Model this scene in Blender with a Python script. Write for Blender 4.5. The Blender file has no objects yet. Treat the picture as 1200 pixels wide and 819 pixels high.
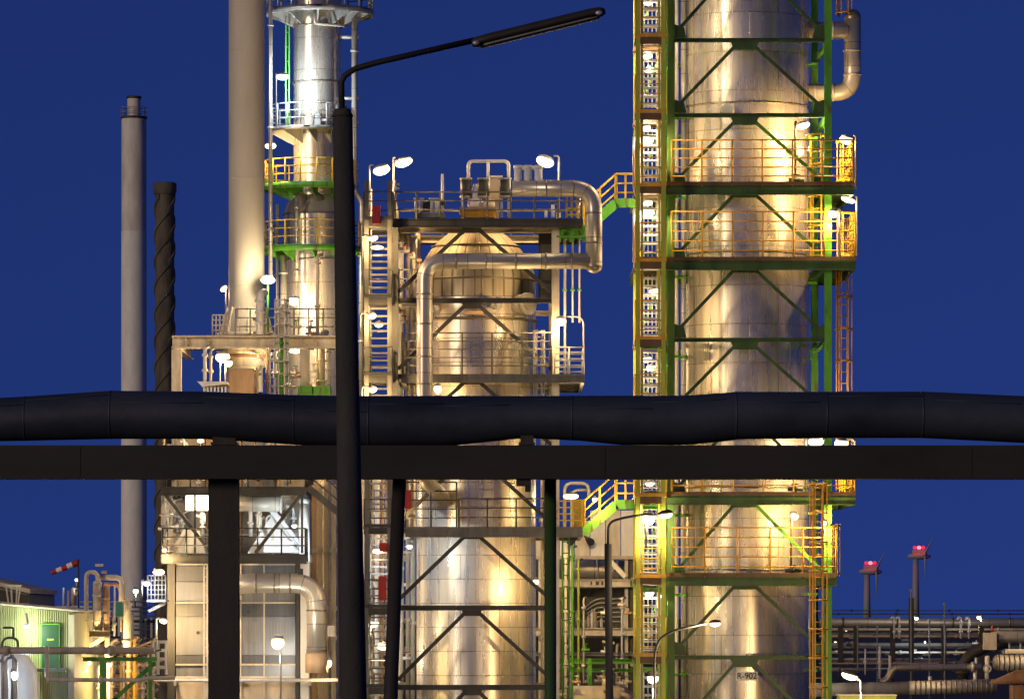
import bpy, bmesh, math, random
from mathutils import Vector, Matrix
R = random.Random(7)
SC = bpy.context.scene
COL = SC.collection
F, HZ, EYE = 5400.0, 722.0, 6.5
V = Vector

def W(px, py, d):
    """world point at distance d seen at photo coordinate (px, py)"""
    return V(((px - 600) / F * d, d, EYE + (HZ - py) / F * d))
def S(px, d): return px / F * d

# ------------------------------------------------------------ mesh builder
def round_path(pts, bend, seg=6):
    pts = [V(p) for p in pts]
    if bend <= 0 or len(pts) < 3: return pts
    out = [pts[0]]
    for i in range(1, len(pts) - 1):
        a, b, c = pts[i-1], pts[i], pts[i+1]
        t = min(bend, (a-b).length * .49, (c-b).length * .49)
        p, q = b + (a-b).normalized() * t, b + (c-b).normalized() * t
        for k in range(seg + 1):
            u = k / seg
            out.append(p * (1-u)**2 + b * 2*u*(1-u) * .93 + (p+q) * .5 * 2*u*(1-u) * .07 + q * u*u)
    out.append(pts[-1])
    return out

class MB:
    def __init__(s): s.v, s.f, s.sm, s.uv = [], [], [], []
    def face(s, idx, smooth=False, uv=None):
        s.f.append(idx); s.sm.append(smooth); s.uv.append(uv)
    def hexa(s, c):
        b = len(s.v); s.v += [tuple(p) for p in c]
        for q in ((0,3,2,1),(4,5,6,7),(0,1,5,4),(1,2,6,5),(2,3,7,6),(3,0,4,7)):
            s.face([b+i for i in q])
        return s
    def box(s, x0, y0, z0, x1, y1, z1):
        return s.hexa([(x0,y0,z0),(x1,y0,z0),(x1,y1,z0),(x0,y1,z0),(x0,y0,z1),(x1,y0,z1),(x1,y1,z1),(x0,y1,z1)])
    def pbox(s, px0, py0, px1, py1, d, depth):
        a, b = W(min(px0,px1), max(py0,py1), d), W(max(px0,px1), min(py0,py1), d)
        return s.box(a.x, d, a.z, b.x, d + depth, b.z)
    def bar(s, p, q, w, h, up=V((0,0,1))):
        p, q = V(p), V(q); t = (q-p).normalized()
        if abs(t.dot(up)) > .99: up = V((0,1,0))
        a = t.cross(up).normalized(); b = a.cross(t).normalized()
        a, b = a*w/2, b*h/2
        return s.hexa([p-a-b, p+a-b, q+a-b, q-a-b, p-a+b, p+a+b, q+a+b, q-a+b])
    def hbeam(s, p, q, w, h, up=V((0,0,1)), t=None):
        """I section: two flanges and a web"""
        p, q = V(p), V(q); d = (q-p).normalized(); t = t or max(.016, h*.11)
        if abs(d.dot(up)) > .99: up = V((0,1,0))
        a = d.cross(up).normalized(); b = a.cross(d).normalized()
        s.bar(p + b*(h-t)/2, q + b*(h-t)/2, w, t, up)
        s.bar(p - b*(h-t)/2, q - b*(h-t)/2, w, t, up)
        s.bar(p, q, t, h - 2*t - .002, up)
        return s
    def tube(s, pts, r, n=10, bend=0, seg=6, caps=True, smooth=True):
        P = round_path(pts, bend, seg)
        P = [p for i, p in enumerate(P) if i == 0 or (p - P[i-1]).length > 1e-5]
        m = len(P); rr = r if isinstance(r, (list, tuple)) else [r]*m
        T = [(P[min(i+1,m-1)] - P[max(i-1,0)]).normalized() for i in range(m)]
        nrm = T[0].orthogonal().normalized(); b0 = len(s.v); L = 0
        lens = []
        for i in range(m):
            if i:
                L += (P[i]-P[i-1]).length
                ax = T[i-1].cross(T[i])
                if ax.length > 1e-7: nrm = Matrix.Rotation(T[i-1].angle(T[i]), 3, ax.normalized()) @ nrm
            lens.append(L)
            bn = T[i].cross(nrm)
            for k in range(n):
                a = 2*math.pi*k/n
                s.v.append(tuple(P[i] + (nrm*math.cos(a) + bn*math.sin(a)) * rr[i]))
        for i in range(m-1):
            for k in range(n):
                k2 = (k+1) % n
                u0, u1 = 2*math.pi*rr[0]*k/n, 2*math.pi*rr[0]*(k+1)/n
                s.face([b0+i*n+k, b0+i*n+k2, b0+(i+1)*n+k2, b0+(i+1)*n+k], smooth,
                       [(u0,lens[i]),(u1,lens[i]),(u1,lens[i+1]),(u0,lens[i+1])])
        if caps:
            s.face([b0+k for k in range(n)][::-1]); s.face([b0+(m-1)*n+k for k in range(n)])
        return s
    def cyl(s, p, q, r0, r1=None, n=12):
        return s.tube([p, q], [r0, r0 if r1 is None else r1], n)
    def lathe(s, cx, cy, prof, n=48, smooth=True, a0=0, a1=2*math.pi, closed=True):
        """prof: list of (r, z) bottom to top; sharp rows are doubled by the caller"""
        b0 = len(s.v); m = n if closed else n+1
        rm = max(r for r, z in prof); L = 0
        for i, (r, z) in enumerate(prof):
            for k in range(m):
                a = a0 + (a1-a0)*k/n
                s.v.append((cx + r*math.sin(a), cy - r*math.cos(a), z))
        for i in range(len(prof)-1):
            (ra, za), (rb, zb) = prof[i], prof[i+1]
            l0 = L; L += math.hypot(rb-ra, zb-za)
            for k in range(n):
                k2 = (k+1) % m
                u0, u1 = rm*(a0+(a1-a0)*k/n), rm*(a0+(a1-a0)*(k+1)/n)
                s.face([b0+i*m+k, b0+i*m+k2, b0+(i+1)*m+k2, b0+(i+1)*m+k], smooth,
                       [(u0,l0),(u1,l0),(u1,L),(u0,L)])
        return s
    def ell(s, c, rx, ry, rz, n=16, m=8, rot=0):
        c = V(c); b0 = len(s.v); M = Matrix.Rotation(rot, 3, 'Y')
        for i in range(1, m):
            t = math.pi*i/m
            for k in range(n):
                a = 2*math.pi*k/n
                s.v.append(tuple(c + M @ V((rx*math.sin(t)*math.cos(a), ry*math.sin(t)*math.sin(a), rz*math.cos(t)))))
        s.v.append(tuple(c + M @ V((0,0,rz)))); s.v.append(tuple(c + M @ V((0,0,-rz))))
        top, bot = len(s.v)-2, len(s.v)-1
        for i in range(m-2):
            for k in range(n):
                k2 = (k+1) % n
                s.face([b0+i*n+k, b0+(i+1)*n+k, b0+(i+1)*n+k2, b0+i*n+k2], True)
        for k in range(n):
            k2 = (k+1) % n
            s.face([top, b0+k, b0+k2], True); s.face([bot, b0+(m-2)*n+k2, b0+(m-2)*n+k], True)
        return s
    def prism(s, poly, dirv):
        """planar polygon (list of points) swept along dirv"""
        b = len(s.v); n = len(poly); dirv = V(dirv)
        s.v += [tuple(V(p)) for p in poly] + [tuple(V(p)+dirv) for p in poly]
        s.face(list(range(b, b+n))); s.face(list(range(b+n, b+2*n))[::-1])
        for i in range(n):
            j = (i+1) % n; s.face([b+j, b+i, b+n+i, b+n+j])
        return s
    def ring(s, c, axis, r, w, h, n=32):
        """flat collar round an axis: outer radius r, radial width w, length h"""
        c, ax = V(c), V(axis).normalized(); e = ax.orthogonal().normalized(); g = ax.cross(e)
        b = len(s.v)
        for k in range(n):
            a = 2*math.pi*k/n; d = e*math.cos(a) + g*math.sin(a)
            for rr, zz in ((r-w,-h/2),(r,-h/2),(r,h/2),(r-w,h/2)):
                s.v.append(tuple(c + d*rr + ax*zz))
        for k in range(n):
            k2 = (k+1) % n
            for j in range(4):
                j2 = (j+1) % 4
                s.face([b+k*4+j, b+k2*4+j, b+k2*4+j2, b+k*4+j2], j == 1)
        return s
    def mesh(s, name, org=V((0,0,0))):
        me = bpy.data.meshes.new(name)
        me.from_pydata([(x-org.x, y-org.y, z-org.z) for x, y, z in s.v], [], s.f)
        me.polygons.foreach_set('use_smooth', s.sm)
        if any(u is not None for u in s.uv):
            ul = me.uv_layers.new(name='UVMap').data; i = 0
            for f, u in zip(s.f, s.uv):
                for k in range(len(f)):
                    ul[i].uv = u[k] if u else (0.37, 0.41); i += 1
        bm = bmesh.new(); bm.from_mesh(me); bmesh.ops.recalc_face_normals(bm, faces=bm.faces); bm.to_mesh(me); bm.free()
        return me

ORG = {}
def thing(name, label, cat, loc=(0,0,0), group=None):
    o = bpy.data.objects.new(name, None); COL.objects.link(o)
    o.location = loc; o.empty_display_size = .2
    o['label'] = label; o['category'] = cat; o['kind'] = 'thing'
    if group: o['group'] = group
    ORG[o.name] = V(loc)
    return o
def part(name, mb, mat, parent, label=None):
    org = ORG[parent.name]
    o = bpy.data.objects.new(name, mb.mesh(name, org)); COL.objects.link(o)
    o.parent = parent; o.data.materials.append(mat); ORG[o.name] = org
    if label: o['label'] = label
    return o
def solo(name, label, cat, mb, mat, group=None, loc=None):
    if loc is None:
        n = len(mb.v); loc = V((sum(p[0] for p in mb.v)/n, sum(p[1] for p in mb.v)/n, min(p[2] for p in mb.v)))
    o = bpy.data.objects.new(name, mb.mesh(name, V(loc))); COL.objects.link(o)
    o.location = loc; o.data.materials.append(mat); ORG[o.name] = V(loc)
    o['label'] = label; o['category'] = cat; o['kind'] = 'thing'
    if group: o['group'] = group
    return o
def setting(name, mb, mat, kind='structure'):
    o = bpy.data.objects.new(name, mb.mesh(name)); COL.objects.link(o)
    o.data.materials.append(mat); o['kind'] = kind
    return o
def dup_sub(src, parent, off):
    """copy of a part (mesh shared) moved by off in its thing's space"""
    o = src.copy(); COL.objects.link(o); o.parent = parent; o.location = V(src.location) + V(off)
    ORG[o.name] = ORG[parent.name]
    return o

# ------------------------------------------------------------ materials
def _m(name):
    m = bpy.data.materials.new(name); m.use_nodes = True
    nt = m.node_tree; b = nt.nodes['Principled BSDF']
    return m, nt, b
def N(nt, t, **kw):
    n = nt.nodes.new(t)
    for k, v in kw.items(): setattr(n, k, v)
    return n
def ramp(nt, fac, c0, c1, p0=.35, p1=.65):
    r = N(nt, 'ShaderNodeValToRGB'); e = r.color_ramp.elements
    e[0].position, e[1].position = p0, p1
    e[0].color = (*c0, 1) if len(c0) == 3 else c0; e[1].color = (*c1, 1) if len(c1) == 3 else c1
    nt.links.new(fac, r.inputs[0]); return r.outputs[0]

def paint(name, base, rough=.5, metal=0, vary=.25, scale=1.5, stretch=(1,1,.25), bump=0, rust=None, spec=.4):
    """painted or plain surface with worn patches and vertical run marks"""
    m, nt, b = _m(name); L = nt.links
    tc = N(nt, 'ShaderNodeTexCoord'); mp = N(nt, 'ShaderNodeMapping'); mp.inputs['Scale'].default_value = stretch
    L.new(tc.outputs['Object'], mp.inputs[0])
    nz = N(nt, 'ShaderNodeTexNoise'); nz.inputs['Scale'].default_value = scale*2; nz.inputs['Detail'].default_value = 7; nz.inputs['Roughness'].default_value = .65
    L.new(mp.outputs[0], nz.inputs['Vector'])
    lo = tuple(c*(1-vary) for c in base); hi = tuple(min(1, c*(1+vary*.6)) for c in base)
    col = ramp(nt, nz.outputs['Fac'], lo, hi)
    if rust:
        n2 = N(nt, 'ShaderNodeTexNoise'); n2.inputs['Scale'].default_value = scale*5; n2.inputs['Detail'].default_value = 8
        L.new(mp.outputs[0], n2.inputs['Vector'])
        mx = N(nt, 'ShaderNodeMix', data_type='RGBA')
        L.new(ramp(nt, n2.outputs['Fac'], (0,0,0), (1,1,1), .58, .7), mx.inputs['Factor'])
        L.new(col, mx.inputs['A']); mx.inputs['B'].default_value = (*rust, 1); col = mx.outputs['Result']
    L.new(col, b.inputs['Base Color'])
    rr = N(nt, 'ShaderNodeMapRange'); L.new(nz.outputs['Fac'], rr.inputs[0])
    rr.inputs[3].default_value, rr.inputs[4].default_value = max(.05, rough-.12), min(1, rough+.15)
    L.new(rr.outputs[0], b.inputs['Roughness'])
    b.inputs['Metallic'].default_value = metal; b.inputs['Specular IOR Level'].default_value = spec
    if bump:
        n3 = N(nt, 'ShaderNodeTexNoise'); n3.inputs['Scale'].default_value = scale*9; n3.inputs['Detail'].default_value = 6
        L.new(tc.outputs['Object'], n3.inputs['Vector'])
        bp = N(nt, 'ShaderNodeBump'); bp.inputs['Strength'].default_value = bump; bp.inputs['Distance'].default_value = .02
        L.new(n3.outputs['Fac'], bp.inputs['Height']); L.new(bp.outputs[0], b.inputs['Normal'])
    return m

def cladding(name, base=(.78,.74,.68), rough=.27, bw=1.5, bh=.85, wav=.35, aniso=0., offset=.5, metal=1., stain=.2, mortar=.012):
    """insulation jacket of metal sheets: seams, slight buckling, streaks (UV in metres)"""
    m, nt, b = _m(name); L = nt.links
    tc = N(nt, 'ShaderNodeTexCoord')
    br = N(nt, 'ShaderNodeTexBrick'); br.offset = offset; br.squash = 1
    br.inputs['Scale'].default_value = 1; br.inputs['Brick Width'].default_value = bw; br.inputs['Row Height'].default_value = bh
    br.inputs['Mortar Size'].default_value = mortar; br.inputs['Mortar Smooth'].default_value = .3; br.inputs['Bias'].default_value = 0
    br.inputs['Color1'].default_value = (.86,.86,.86,1); br.inputs['Color2'].default_value = (1,1,1,1); br.inputs['Mortar'].default_value = (.42,.40,.38,1)
    L.new(tc.outputs['UV'], br.inputs['Vector'])
    mp = N(nt, 'ShaderNodeMapping'); mp.inputs['Scale'].default_value = (5, .18, 1); L.new(tc.outputs['UV'], mp.inputs[0])
    st = N(nt, 'ShaderNodeTexNoise'); st.inputs['Scale'].default_value = 1; st.inputs['Detail'].default_value = 8; st.inputs['Roughness'].default_value = .6
    L.new(mp.outputs[0], st.inputs['Vector'])
    mx = N(nt, 'ShaderNodeMix', data_type='RGBA', blend_type='MULTIPLY'); mx.inputs['Factor'].default_value = 1
    L.new(br.outputs['Color'], mx.inputs['A'])
    L.new(ramp(nt, st.outputs['Fac'], tuple(c*(1-stain) for c in base), base, .32, .6), mx.inputs['B'])
    L.new(mx.outputs['Result'], b.inputs['Base Color'])
    b.inputs['Metallic'].default_value = metal
    mp3 = N(nt, 'ShaderNodeMapping'); mp3.inputs['Scale'].default_value = (4, .25, 1); L.new(tc.outputs['UV'], mp3.inputs[0])
    n2 = N(nt, 'ShaderNodeTexNoise'); n2.inputs['Scale'].default_value = 1; n2.inputs['Detail'].default_value = 6
    L.new(mp3.outputs[0], n2.inputs['Vector'])
    rr = N(nt, 'ShaderNodeMapRange'); L.new(n2.outputs['Fac'], rr.inputs[0])
    rr.inputs[1].default_value, rr.inputs[2].default_value = .3, .7
    rr.inputs[3].default_value, rr.inputs[4].default_value = rough-.06, rough+.10
    L.new(rr.outputs[0], b.inputs['Roughness'])
    mp2 = N(nt, 'ShaderNodeMapping'); mp2.inputs['Scale'].default_value = (3.2, .10, 1); L.new(tc.outputs['UV'], mp2.inputs[0])
    wv = N(nt, 'ShaderNodeTexNoise'); wv.inputs['Scale'].default_value = 1; wv.inputs['Detail'].default_value = 4
    L.new(mp2.outputs[0], wv.inputs['Vector'])
    b1 = N(nt, 'ShaderNodeBump'); b1.inputs['Strength'].default_value = wav; b1.inputs['Distance'].default_value = .025
    L.new(wv.outputs['Fac'], b1.inputs['Height'])
    b2 = N(nt, 'ShaderNodeBump', invert=True); b2.inputs['Strength'].default_value = .5; b2.inputs['Distance'].default_value = .012
    L.new(br.outputs['Fac'], b2.inputs['Height']); L.new(b1.outputs[0], b2.inputs['Normal'])
    L.new(b2.outputs[0], b.inputs['Normal'])
    if aniso:
        b.inputs['Anisotropic'].default_value = aniso
        tg = N(nt, 'ShaderNodeTangent', direction_type='RADIAL', axis='Z'); L.new(tg.outputs[0], b.inputs['Tangent'])
    return m

def glow(name, col, strength):
    m, nt, b = _m(name)
    b.inputs['Base Color'].default_value = (.8,.8,.8,1)
    b.inputs['Emission Color'].default_value = (*col, 1); b.inputs['Emission Strength'].default_value = strength
    m.cycles.emission_sampling = 'NONE'
    if col[1] < .1: b.inputs['Base Color'].default_value = (.12,.0,.0,1)
    return m

M = dict(
    clad   = cladding('aluminium_cladding', (.78,.68,.52), .25, 1.6, 1.0, .19, metal=.74),
    clad2  = cladding('reactor_cladding', (.80,.70,.55), .27, 1.25, .62, .17, metal=.84),
    gore   = cladding('dome_gore_cladding', (.52,.43,.28), .40, .30, 3.2, .15, stain=.4, metal=.6, mortar=.03),
    cladp  = cladding('pipe_cladding', (.78,.70,.56), .30, 9, .62, .25, metal=.6),
    cladd  = cladding('dull_pipe_cladding', (.58,.52,.43), .45, 9, .8, .25, metal=.6),
    cream  = paint('cream_paint', (.68,.60,.46), .45, vary=.3),
    beige  = paint('beige_coating', (.52,.44,.33), .55, vary=.25),
    white  = paint('white_sheet', (.78,.77,.74), .35, vary=.15),
    grey   = paint('grey_steel_paint', (.30,.29,.27), .5, vary=.3),
    mid    = paint('galvanised_steel', (.55,.53,.49), .42, .55, vary=.25),
    dark   = paint('dark_and_backlit_steel', (.055,.052,.043), .5, vary=.35),  # dark paint; also carries the shade of backlit front frame members
    green  = paint('green_steel_paint', (.11,.36,.03), .42, vary=.3, rust=(.12,.10,.04)),
    dgreen = paint('dark_shaded_green_paint', (.05,.10,.024), .45, vary=.35),  # green darkened in colour for the shade on backlit front members
    ygreen = paint('yellow_green_paint', (.42,.46,.05), .45, vary=.3),
    yellow = paint('yellow_safety_paint', (.72,.46,.03), .42, vary=.25),
    orange = paint('orange_safety_paint', (.66,.33,.03), .45, vary=.3),
    brown  = paint('brown_toe_board', (.13,.07,.03), .55, vary=.3),
    red    = paint('red_enamel', (.42,.035,.025), .4, vary=.2),
    rusty  = paint('rusty_steel', (.20,.10,.05), .75, vary=.4, bump=.4),
    conc   = paint('weathered_concrete', (.34,.31,.26), .8, vary=.2, bump=.3, scale=3),
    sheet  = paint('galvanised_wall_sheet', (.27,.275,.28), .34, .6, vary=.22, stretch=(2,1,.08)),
    sheetd = paint('dark_band_sheet', (.13,.132,.135), .38, .55, vary=.22, stretch=(2,1,.08)),  # darker sheet for the bands across the furnace wall
    turb   = paint('pale_turbine_paint', (.30,.30,.32), .6, vary=.1),
    chim   = paint('chimney_coating', (.55,.50,.41), .62, vary=.10, scale=.8),
    dchim  = paint('weathered_chimney_steel', (.74,.66,.55), .6, vary=.2),
    black  = paint('black_rubber', (.02,.02,.02), .6, vary=.3),
    fpipe  = paint('dark_insulation_sheet', (.040,.046,.062), .5, .15, bump=.25, vary=.4, scale=.7, stretch=(.5,1,1)),
    fbeam  = paint('tarred_brown_pipe', (.026,.021,.016), .6, vary=.35, scale=.8, stretch=(.4,1,1)),
    fpost  = paint('dark_painted_post', (.04,.034,.026), .6, vary=.3, bump=.2),
    fconc  = paint('dark_concrete_pole', (.055,.05,.042), .85, vary=.25, bump=.3, scale=4),
    corr   = paint('pale_green_corrugated_sheet', (.52,.52,.30), .5, vary=.2, stretch=(1,1,.15)),
    door   = paint('bottle_green_door', (.02,.075,.04), .4, vary=.2),
    roof   = paint('roof_sheet', (.22,.20,.17), .6, vary=.25),
    ground = paint('asphalt_and_gravel', (.055,.052,.048), .9, vary=.4, scale=.3, stretch=(1,1,1), bump=.3),
    teal   = paint('teal_cabinet_paint', (.06,.28,.20), .45, vary=.2),
    tan    = paint('tan_coating', (.56,.36,.20), .55, vary=.2),
    glass  = glow('lamp_glass_warm', (1,.78,.42), 3.0),
    glassw = glow('lamp_glass_white', (.86,.94,1), 4),
    glassn = glow('lamp_glass_neutral', (1,.88,.62), 3.2),
    steel  = paint('weathered_frame_steel', (.15,.14,.115), .5, vary=.35, rust=(.10,.06,.035)),
    lchim  = paint('pale_chimney_coating', (.84,.79,.70), .6, vary=.12),
    strake = paint('soot_brown_steel', (.12,.10,.07), .8, vary=.45, bump=.5),
    pgreen = paint('half_lit_post_green', (.085,.19,.03), .45, vary=.35, rust=(.12,.10,.04)),  # mid green: left front post coloured as only slightly lit
    rcore  = glow('red_lamp_core', (1,.09,.12), 5),
    rglow  = glow('red_obstruction_lamp', (1,.02,.05), 1.3),
    gglow  = glow('greenish_lamp_glass', (.6,1,.75), 3),
)
WARM, NEUT, COOL, GRN = (1,.66,.30), (1,.78,.48), (.72,.86,1), (.7,1,.65)

# ------------------------------------------------------------ camera, sky, sun, render
cam = bpy.data.cameras.new('camera'); co = bpy.data.objects.new('camera', cam); COL.objects.link(co)
co.location = (0,0,EYE); co.rotation_euler = (math.pi/2,0,0)
cam.sensor_width = 36; cam.lens = F/1200*36; cam.shift_y = (HZ-409.5)/1200
cam.clip_start = .5; cam.clip_end = 30000
SC.camera = co
wd = bpy.data.worlds.new('World'); SC.world = wd; wd.use_nodes = True
nt = wd.node_tree; bg = nt.nodes['Background']
sky = N(nt, 'ShaderNodeTexSky', sky_type='NISHITA'); sky.sun_disc = False
SUN_EL, SUN_ROT = math.radians(10), math.radians(222)
sky.sun_elevation = SUN_EL; sky.sun_rotation = SUN_ROT
sky.ozone_density = 6; sky.air_density = 1; sky.dust_density = 1
SKY_STRENGTH = .058
tcw = N(nt, 'ShaderNodeTexCoord'); mpw = N(nt, 'ShaderNodeMapping')      # dusk: the smooth upper sky colours reach down to the horizon
mpw.inputs['Scale'].default_value = (1, 1, .8); mpw.inputs['Location'].default_value = (0, 0, .38)
nt.links.new(tcw.outputs['Generated'], mpw.inputs[0]); nt.links.new(mpw.outputs[0], sky.inputs[0])
tint = N(nt, 'ShaderNodeMix', data_type='RGBA', blend_type='MULTIPLY'); tint.inputs['Factor'].default_value = 1
tint.inputs['B'].default_value = (.74,.56,1.13,1)
nt.links.new(sky.outputs[0], tint.inputs['A']); nt.links.new(tint.outputs['Result'], bg.inputs[0]); bg.inputs[1].default_value = SKY_STRENGTH
sl = bpy.data.lights.new('fill_sun', 'SUN'); sl.energy = .95; sl.angle = math.radians(14); sl.color = (1,.80,.55)  # added warm fill from behind the camera, standing in for afterglow
so = bpy.data.objects.new('fill_sun', sl); COL.objects.link(so); so.rotation_euler = (math.radians(80), 0, math.radians(-42))
SC.view_settings.view_transform = 'Standard'; SC.view_settings.look = 'None'; SC.view_settings.gamma = 1; SC.view_settings.use_curve_mapping = False
SC.view_settings.exposure = 0
SC.render.engine = 'CYCLES'; SC.cycles.use_denoising = True
SC.cycles.sample_clamp_indirect = 4; SC.cycles.sample_clamp_direct = 30; SC.cycles.max_bounces = 6; SC.cycles.glossy_bounces = 4; SC.cycles.diffuse_bounces = 3
SC.cycles.caustics_reflective = False; SC.cycles.caustics_refractive = False; SC.cycles.blur_glossy = .4
LIGHT_GAIN = 1.6

# ------------------------------------------------------------ reusable builders
def railing(parent, pts, h, n, mat, spacing=.8, r=.02, pr=.024, mid=None):
    """rails in one part, each upright its own sub-part"""
    mb = MB(); pts = [V(p) for p in pts]
    for i in range(n):
        z = h * (1 - i/n)
        for a, b in zip(pts, pts[1:]):
            mb.tube([a + V((0,0,z)), b + V((0,0,z))], r if i == 0 else r*.85, 6)
    rail = part('railing', mb, mat, parent)
    first = None
    for j, (a, b) in enumerate(zip(pts, pts[1:])):
        k = max(1, round((b-a).length/spacing))
        for i in range(k + (1 if j == len(pts)-2 else 0)):
            p = a + (b-a)*i/k
            if first is None:
                first = part('railing_post', MB().tube([p + V((0,0,-.02)), p + V((0,0,h))], pr, 6), mat, rail); p0 = p
            else:
                dup_sub(first, rail, p - p0)
    return rail

def platform(label, px0, px1, py, df, db, deckmat, railmat, toemat, rail_px=52, nrails=4, hole=None, edge_px=8,
             sides='flr', spacing_px=36, group=None, name='access_platform', root=None, rail_span=None, toe=True):
    """grating deck with fascia beams, toe board and railing; py is the deck's top seen at the front edge"""
    a, b = W(px0, py, df), W(px1, py, df); z = a.z; e = S(edge_px, df)
    t = root or thing(name, label, 'platform', ((a.x+b.x)/2, (df+db)/2, z-e), group)
    if hole:
        hx, hy, hr = hole
        for x0, x1, y0, y1 in ((a.x, b.x, df, hy-hr), (a.x, b.x, hy+hr, db), (a.x, hx-hr, hy-hr, hy+hr), (hx+hr, b.x, hy-hr, hy+hr)):
            if x1-x0 > .05 and y1-y0 > .05: part('deck', MB().box(x0, y0+.03, z-.05, x1, y1-.03, z), deckmat, t)
    else:
        part('deck', MB().box(a.x, df+.03, z-.05, b.x, db-.03, z), deckmat, t)
    part('fascia_beam', MB().hbeam((a.x, df+.04, z-e/2-.052), (b.x, df+.04, z-e/2-.052), .08, e), deckmat, t)
    part('fascia_beam', MB().hbeam((a.x, db-.04, z-e/2-.052), (b.x, db-.04, z-e/2-.052), .08, e), deckmat, t)
    for x in (a.x+.05, b.x-.05):
        part('side_beam', MB().hbeam((x, df+.09, z-e/2-.056), (x, db-.09, z-e/2-.056), .08, e-.01), deckmat, t)
    if toe:
        part('toe_board', MB().box(a.x, df-.012, z-.01, b.x, df+.004, z+S(4, df)), toemat, t)
    x0, x1 = (W(rail_span[0], py, df).x, W(rail_span[1], py, df).x) if rail_span else (a.x, b.x)
    P = []
    if 'l' in sides: P.append((x0+.03, db-.05, z))
    P += [(x0+.03, df+.03, z), (x1-.03, df+.03, z)]
    if 'r' in sides: P.append((x1-.03, db-.05, z))
    if 'f' in sides: railing(t, P, S(rail_px, df), nrails, railmat, S(spacing_px, df))
    if 'b' in sides: railing(t, [(a.x, db-.04, z), (b.x, db-.04, z)], S(rail_px, df), nrails, railmat, S(spacing_px, df))
    return t

def ladder(label, px, py0, py1, d, mat, half_px=7, cage=True, group=None, rung_px=13, hoop_px=34, facing=-1):
    a, b = W(px, py1, d), W(px, py0, d); w = S(half_px, d)*.55
    t = thing('caged_ladder' if cage else 'ladder', label, 'ladder', a, group)
    for sx in (-1, 1):
        part('stringer', MB().bar((a.x+sx*w, d, a.z), (a.x+sx*w, d, b.z), .045, .06), mat, t)
    n = max(2, int((b.z-a.z)/S(rung_px, d))); first = None
    for i in range(n):
        z = a.z + (i+.5)*(b.z-a.z)/n
        if first is None: first = part('rung', MB().tube([(a.x-w, d, z), (a.x+w, d, z)], .016, 6), mat, t); z0 = z
        else: dup_sub(first, t, (0,0,z-z0))
    if cage:
        cw, cd = S(half_px, d), .62; k = max(2, int((b.z-a.z)/S(hoop_px, d))+1)
        cg = MB()
        for ang in (-70, -25, 25, 70):
            x = a.x + cw*math.sin(math.radians(ang))/math.sin(math.radians(70)); y = d + facing*cd*(.35+.65*math.cos(math.radians(ang)))
            cg.bar((x, y, a.z), (x, y, b.z), .03, .012)
        cage_o = part('safety_cage', cg, mat, t); f2 = None
        for i in range(k):
            z = a.z + .05 + i*(b.z-a.z-.1)/(k-1)
            pts = [(a.x + cw*math.sin(math.radians(q))/max(.94, 0.94), d + facing*cd*(.35+.65*math.cos(math.radians(q))), z) for q in range(-90, 91, 18)]
            pts = [(a.x-w, d, z)] + pts + [(a.x+w, d, z)]
            if f2 is None: f2 = part('hoop', MB().tube(pts, .024, 5), mat, cage_o); z0 = z
            else: dup_sub(f2, cage_o, (0,0,z-z0))
    return t

def stair_tower(label, px0, px1, df, db, levels, postmat, railmat, deckmat, treadmat, toemat, edge_px=7, rail_px=46, inner=5, group=None, flip=0, treads=9, nrails=3):
    a, b = W(px0, levels[-1], df), W(px1, levels[0], df)
    t = thing('stair_tower', label, 'stair tower', ((a.x+b.x)/2, (df+db)/2, 0), group)
    ztop = b.z + S(46, df); pw = S(5, df)
    for x in (a.x+pw/2, b.x-pw/2):
        for y in (df, db):
            part('post', MB().hbeam((x, y, 0), (x, y, ztop), pw, pw), postmat, t)
    sx0, sx1 = a.x + S(inner, df), b.x - S(inner, df)
    zs = [W(0, y, df).z for y in levels]
    for i, z in enumerate(zs):
        L = part('landing', MB().box(a.x-.02, df-.05, z-S(edge_px, df), b.x+.02, df+.55, z), deckmat, t)
        part('landing', MB().box(a.x-.02, db-.55, z-S(edge_px, df)*.7, b.x+.02, db+.03, z-.01), deckmat, t)
        part('toe_board', MB().box(a.x-.02, df-.07, z+.004, b.x+.02, df-.055, z+.09), toemat, t)
        railing(t, [(a.x, df+.5, z), (a.x, df-.04, z), (b.x, df-.04, z), (b.x, df+.5, z)], S(rail_px, df), nrails, railmat, .75, .018, .022)
        if i+1 < len(zs):
            zl = zs[i+1]; up = (i+flip) % 2
            ya, yb = (df+.45, db-.45) if up else (db-.45, df+.45)
            fl = MB()
            for x in (sx0, sx1): fl.bar((x, ya, zl+.05), (x, yb, z-.06), .035, .16)
            fo = part('stair_flight', fl, treadmat, t); first = None
            for k in range(treads):
                u = (k+.7)/treads
                p = V(((sx0+sx1)/2, ya+(yb-ya)*u, zl+(z-zl)*u))
                if first is None: first = part('tread', MB().box(sx0+.02, p.y-.12, p.z-.02, sx1-.02, p.y+.12, p.z+.02), treadmat, fo); p0 = p
                else: dup_sub(first, fo, p-p0)
            sr = MB()
            for x in (sx0, sx1):
                for h in (.55, 1.0): sr.tube([(x, ya, zl+h), (x, yb, z+h)], .016, 5)
            part('handrail', sr, railmat, fo)
    return t, ztop

def add_light(name, loc, col, watts, parent, radius=.1, spot=None, aim=None):
    ld = bpy.data.lights.new(name, 'SPOT' if spot else 'POINT'); ld.energy = watts*LIGHT_GAIN; ld.color = col; ld.shadow_soft_size = radius
    lo = bpy.data.objects.new(name, ld); COL.objects.link(lo)
    lo.parent = parent; lo.location = V(loc) - ORG[parent.name]
    if spot:
        ld.spot_size = math.radians(spot); ld.spot_blend = .6
        lo.rotation_euler = (V(aim)-V(loc)).to_track_quat('-Z', 'Y').to_euler()
    return lo

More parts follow.
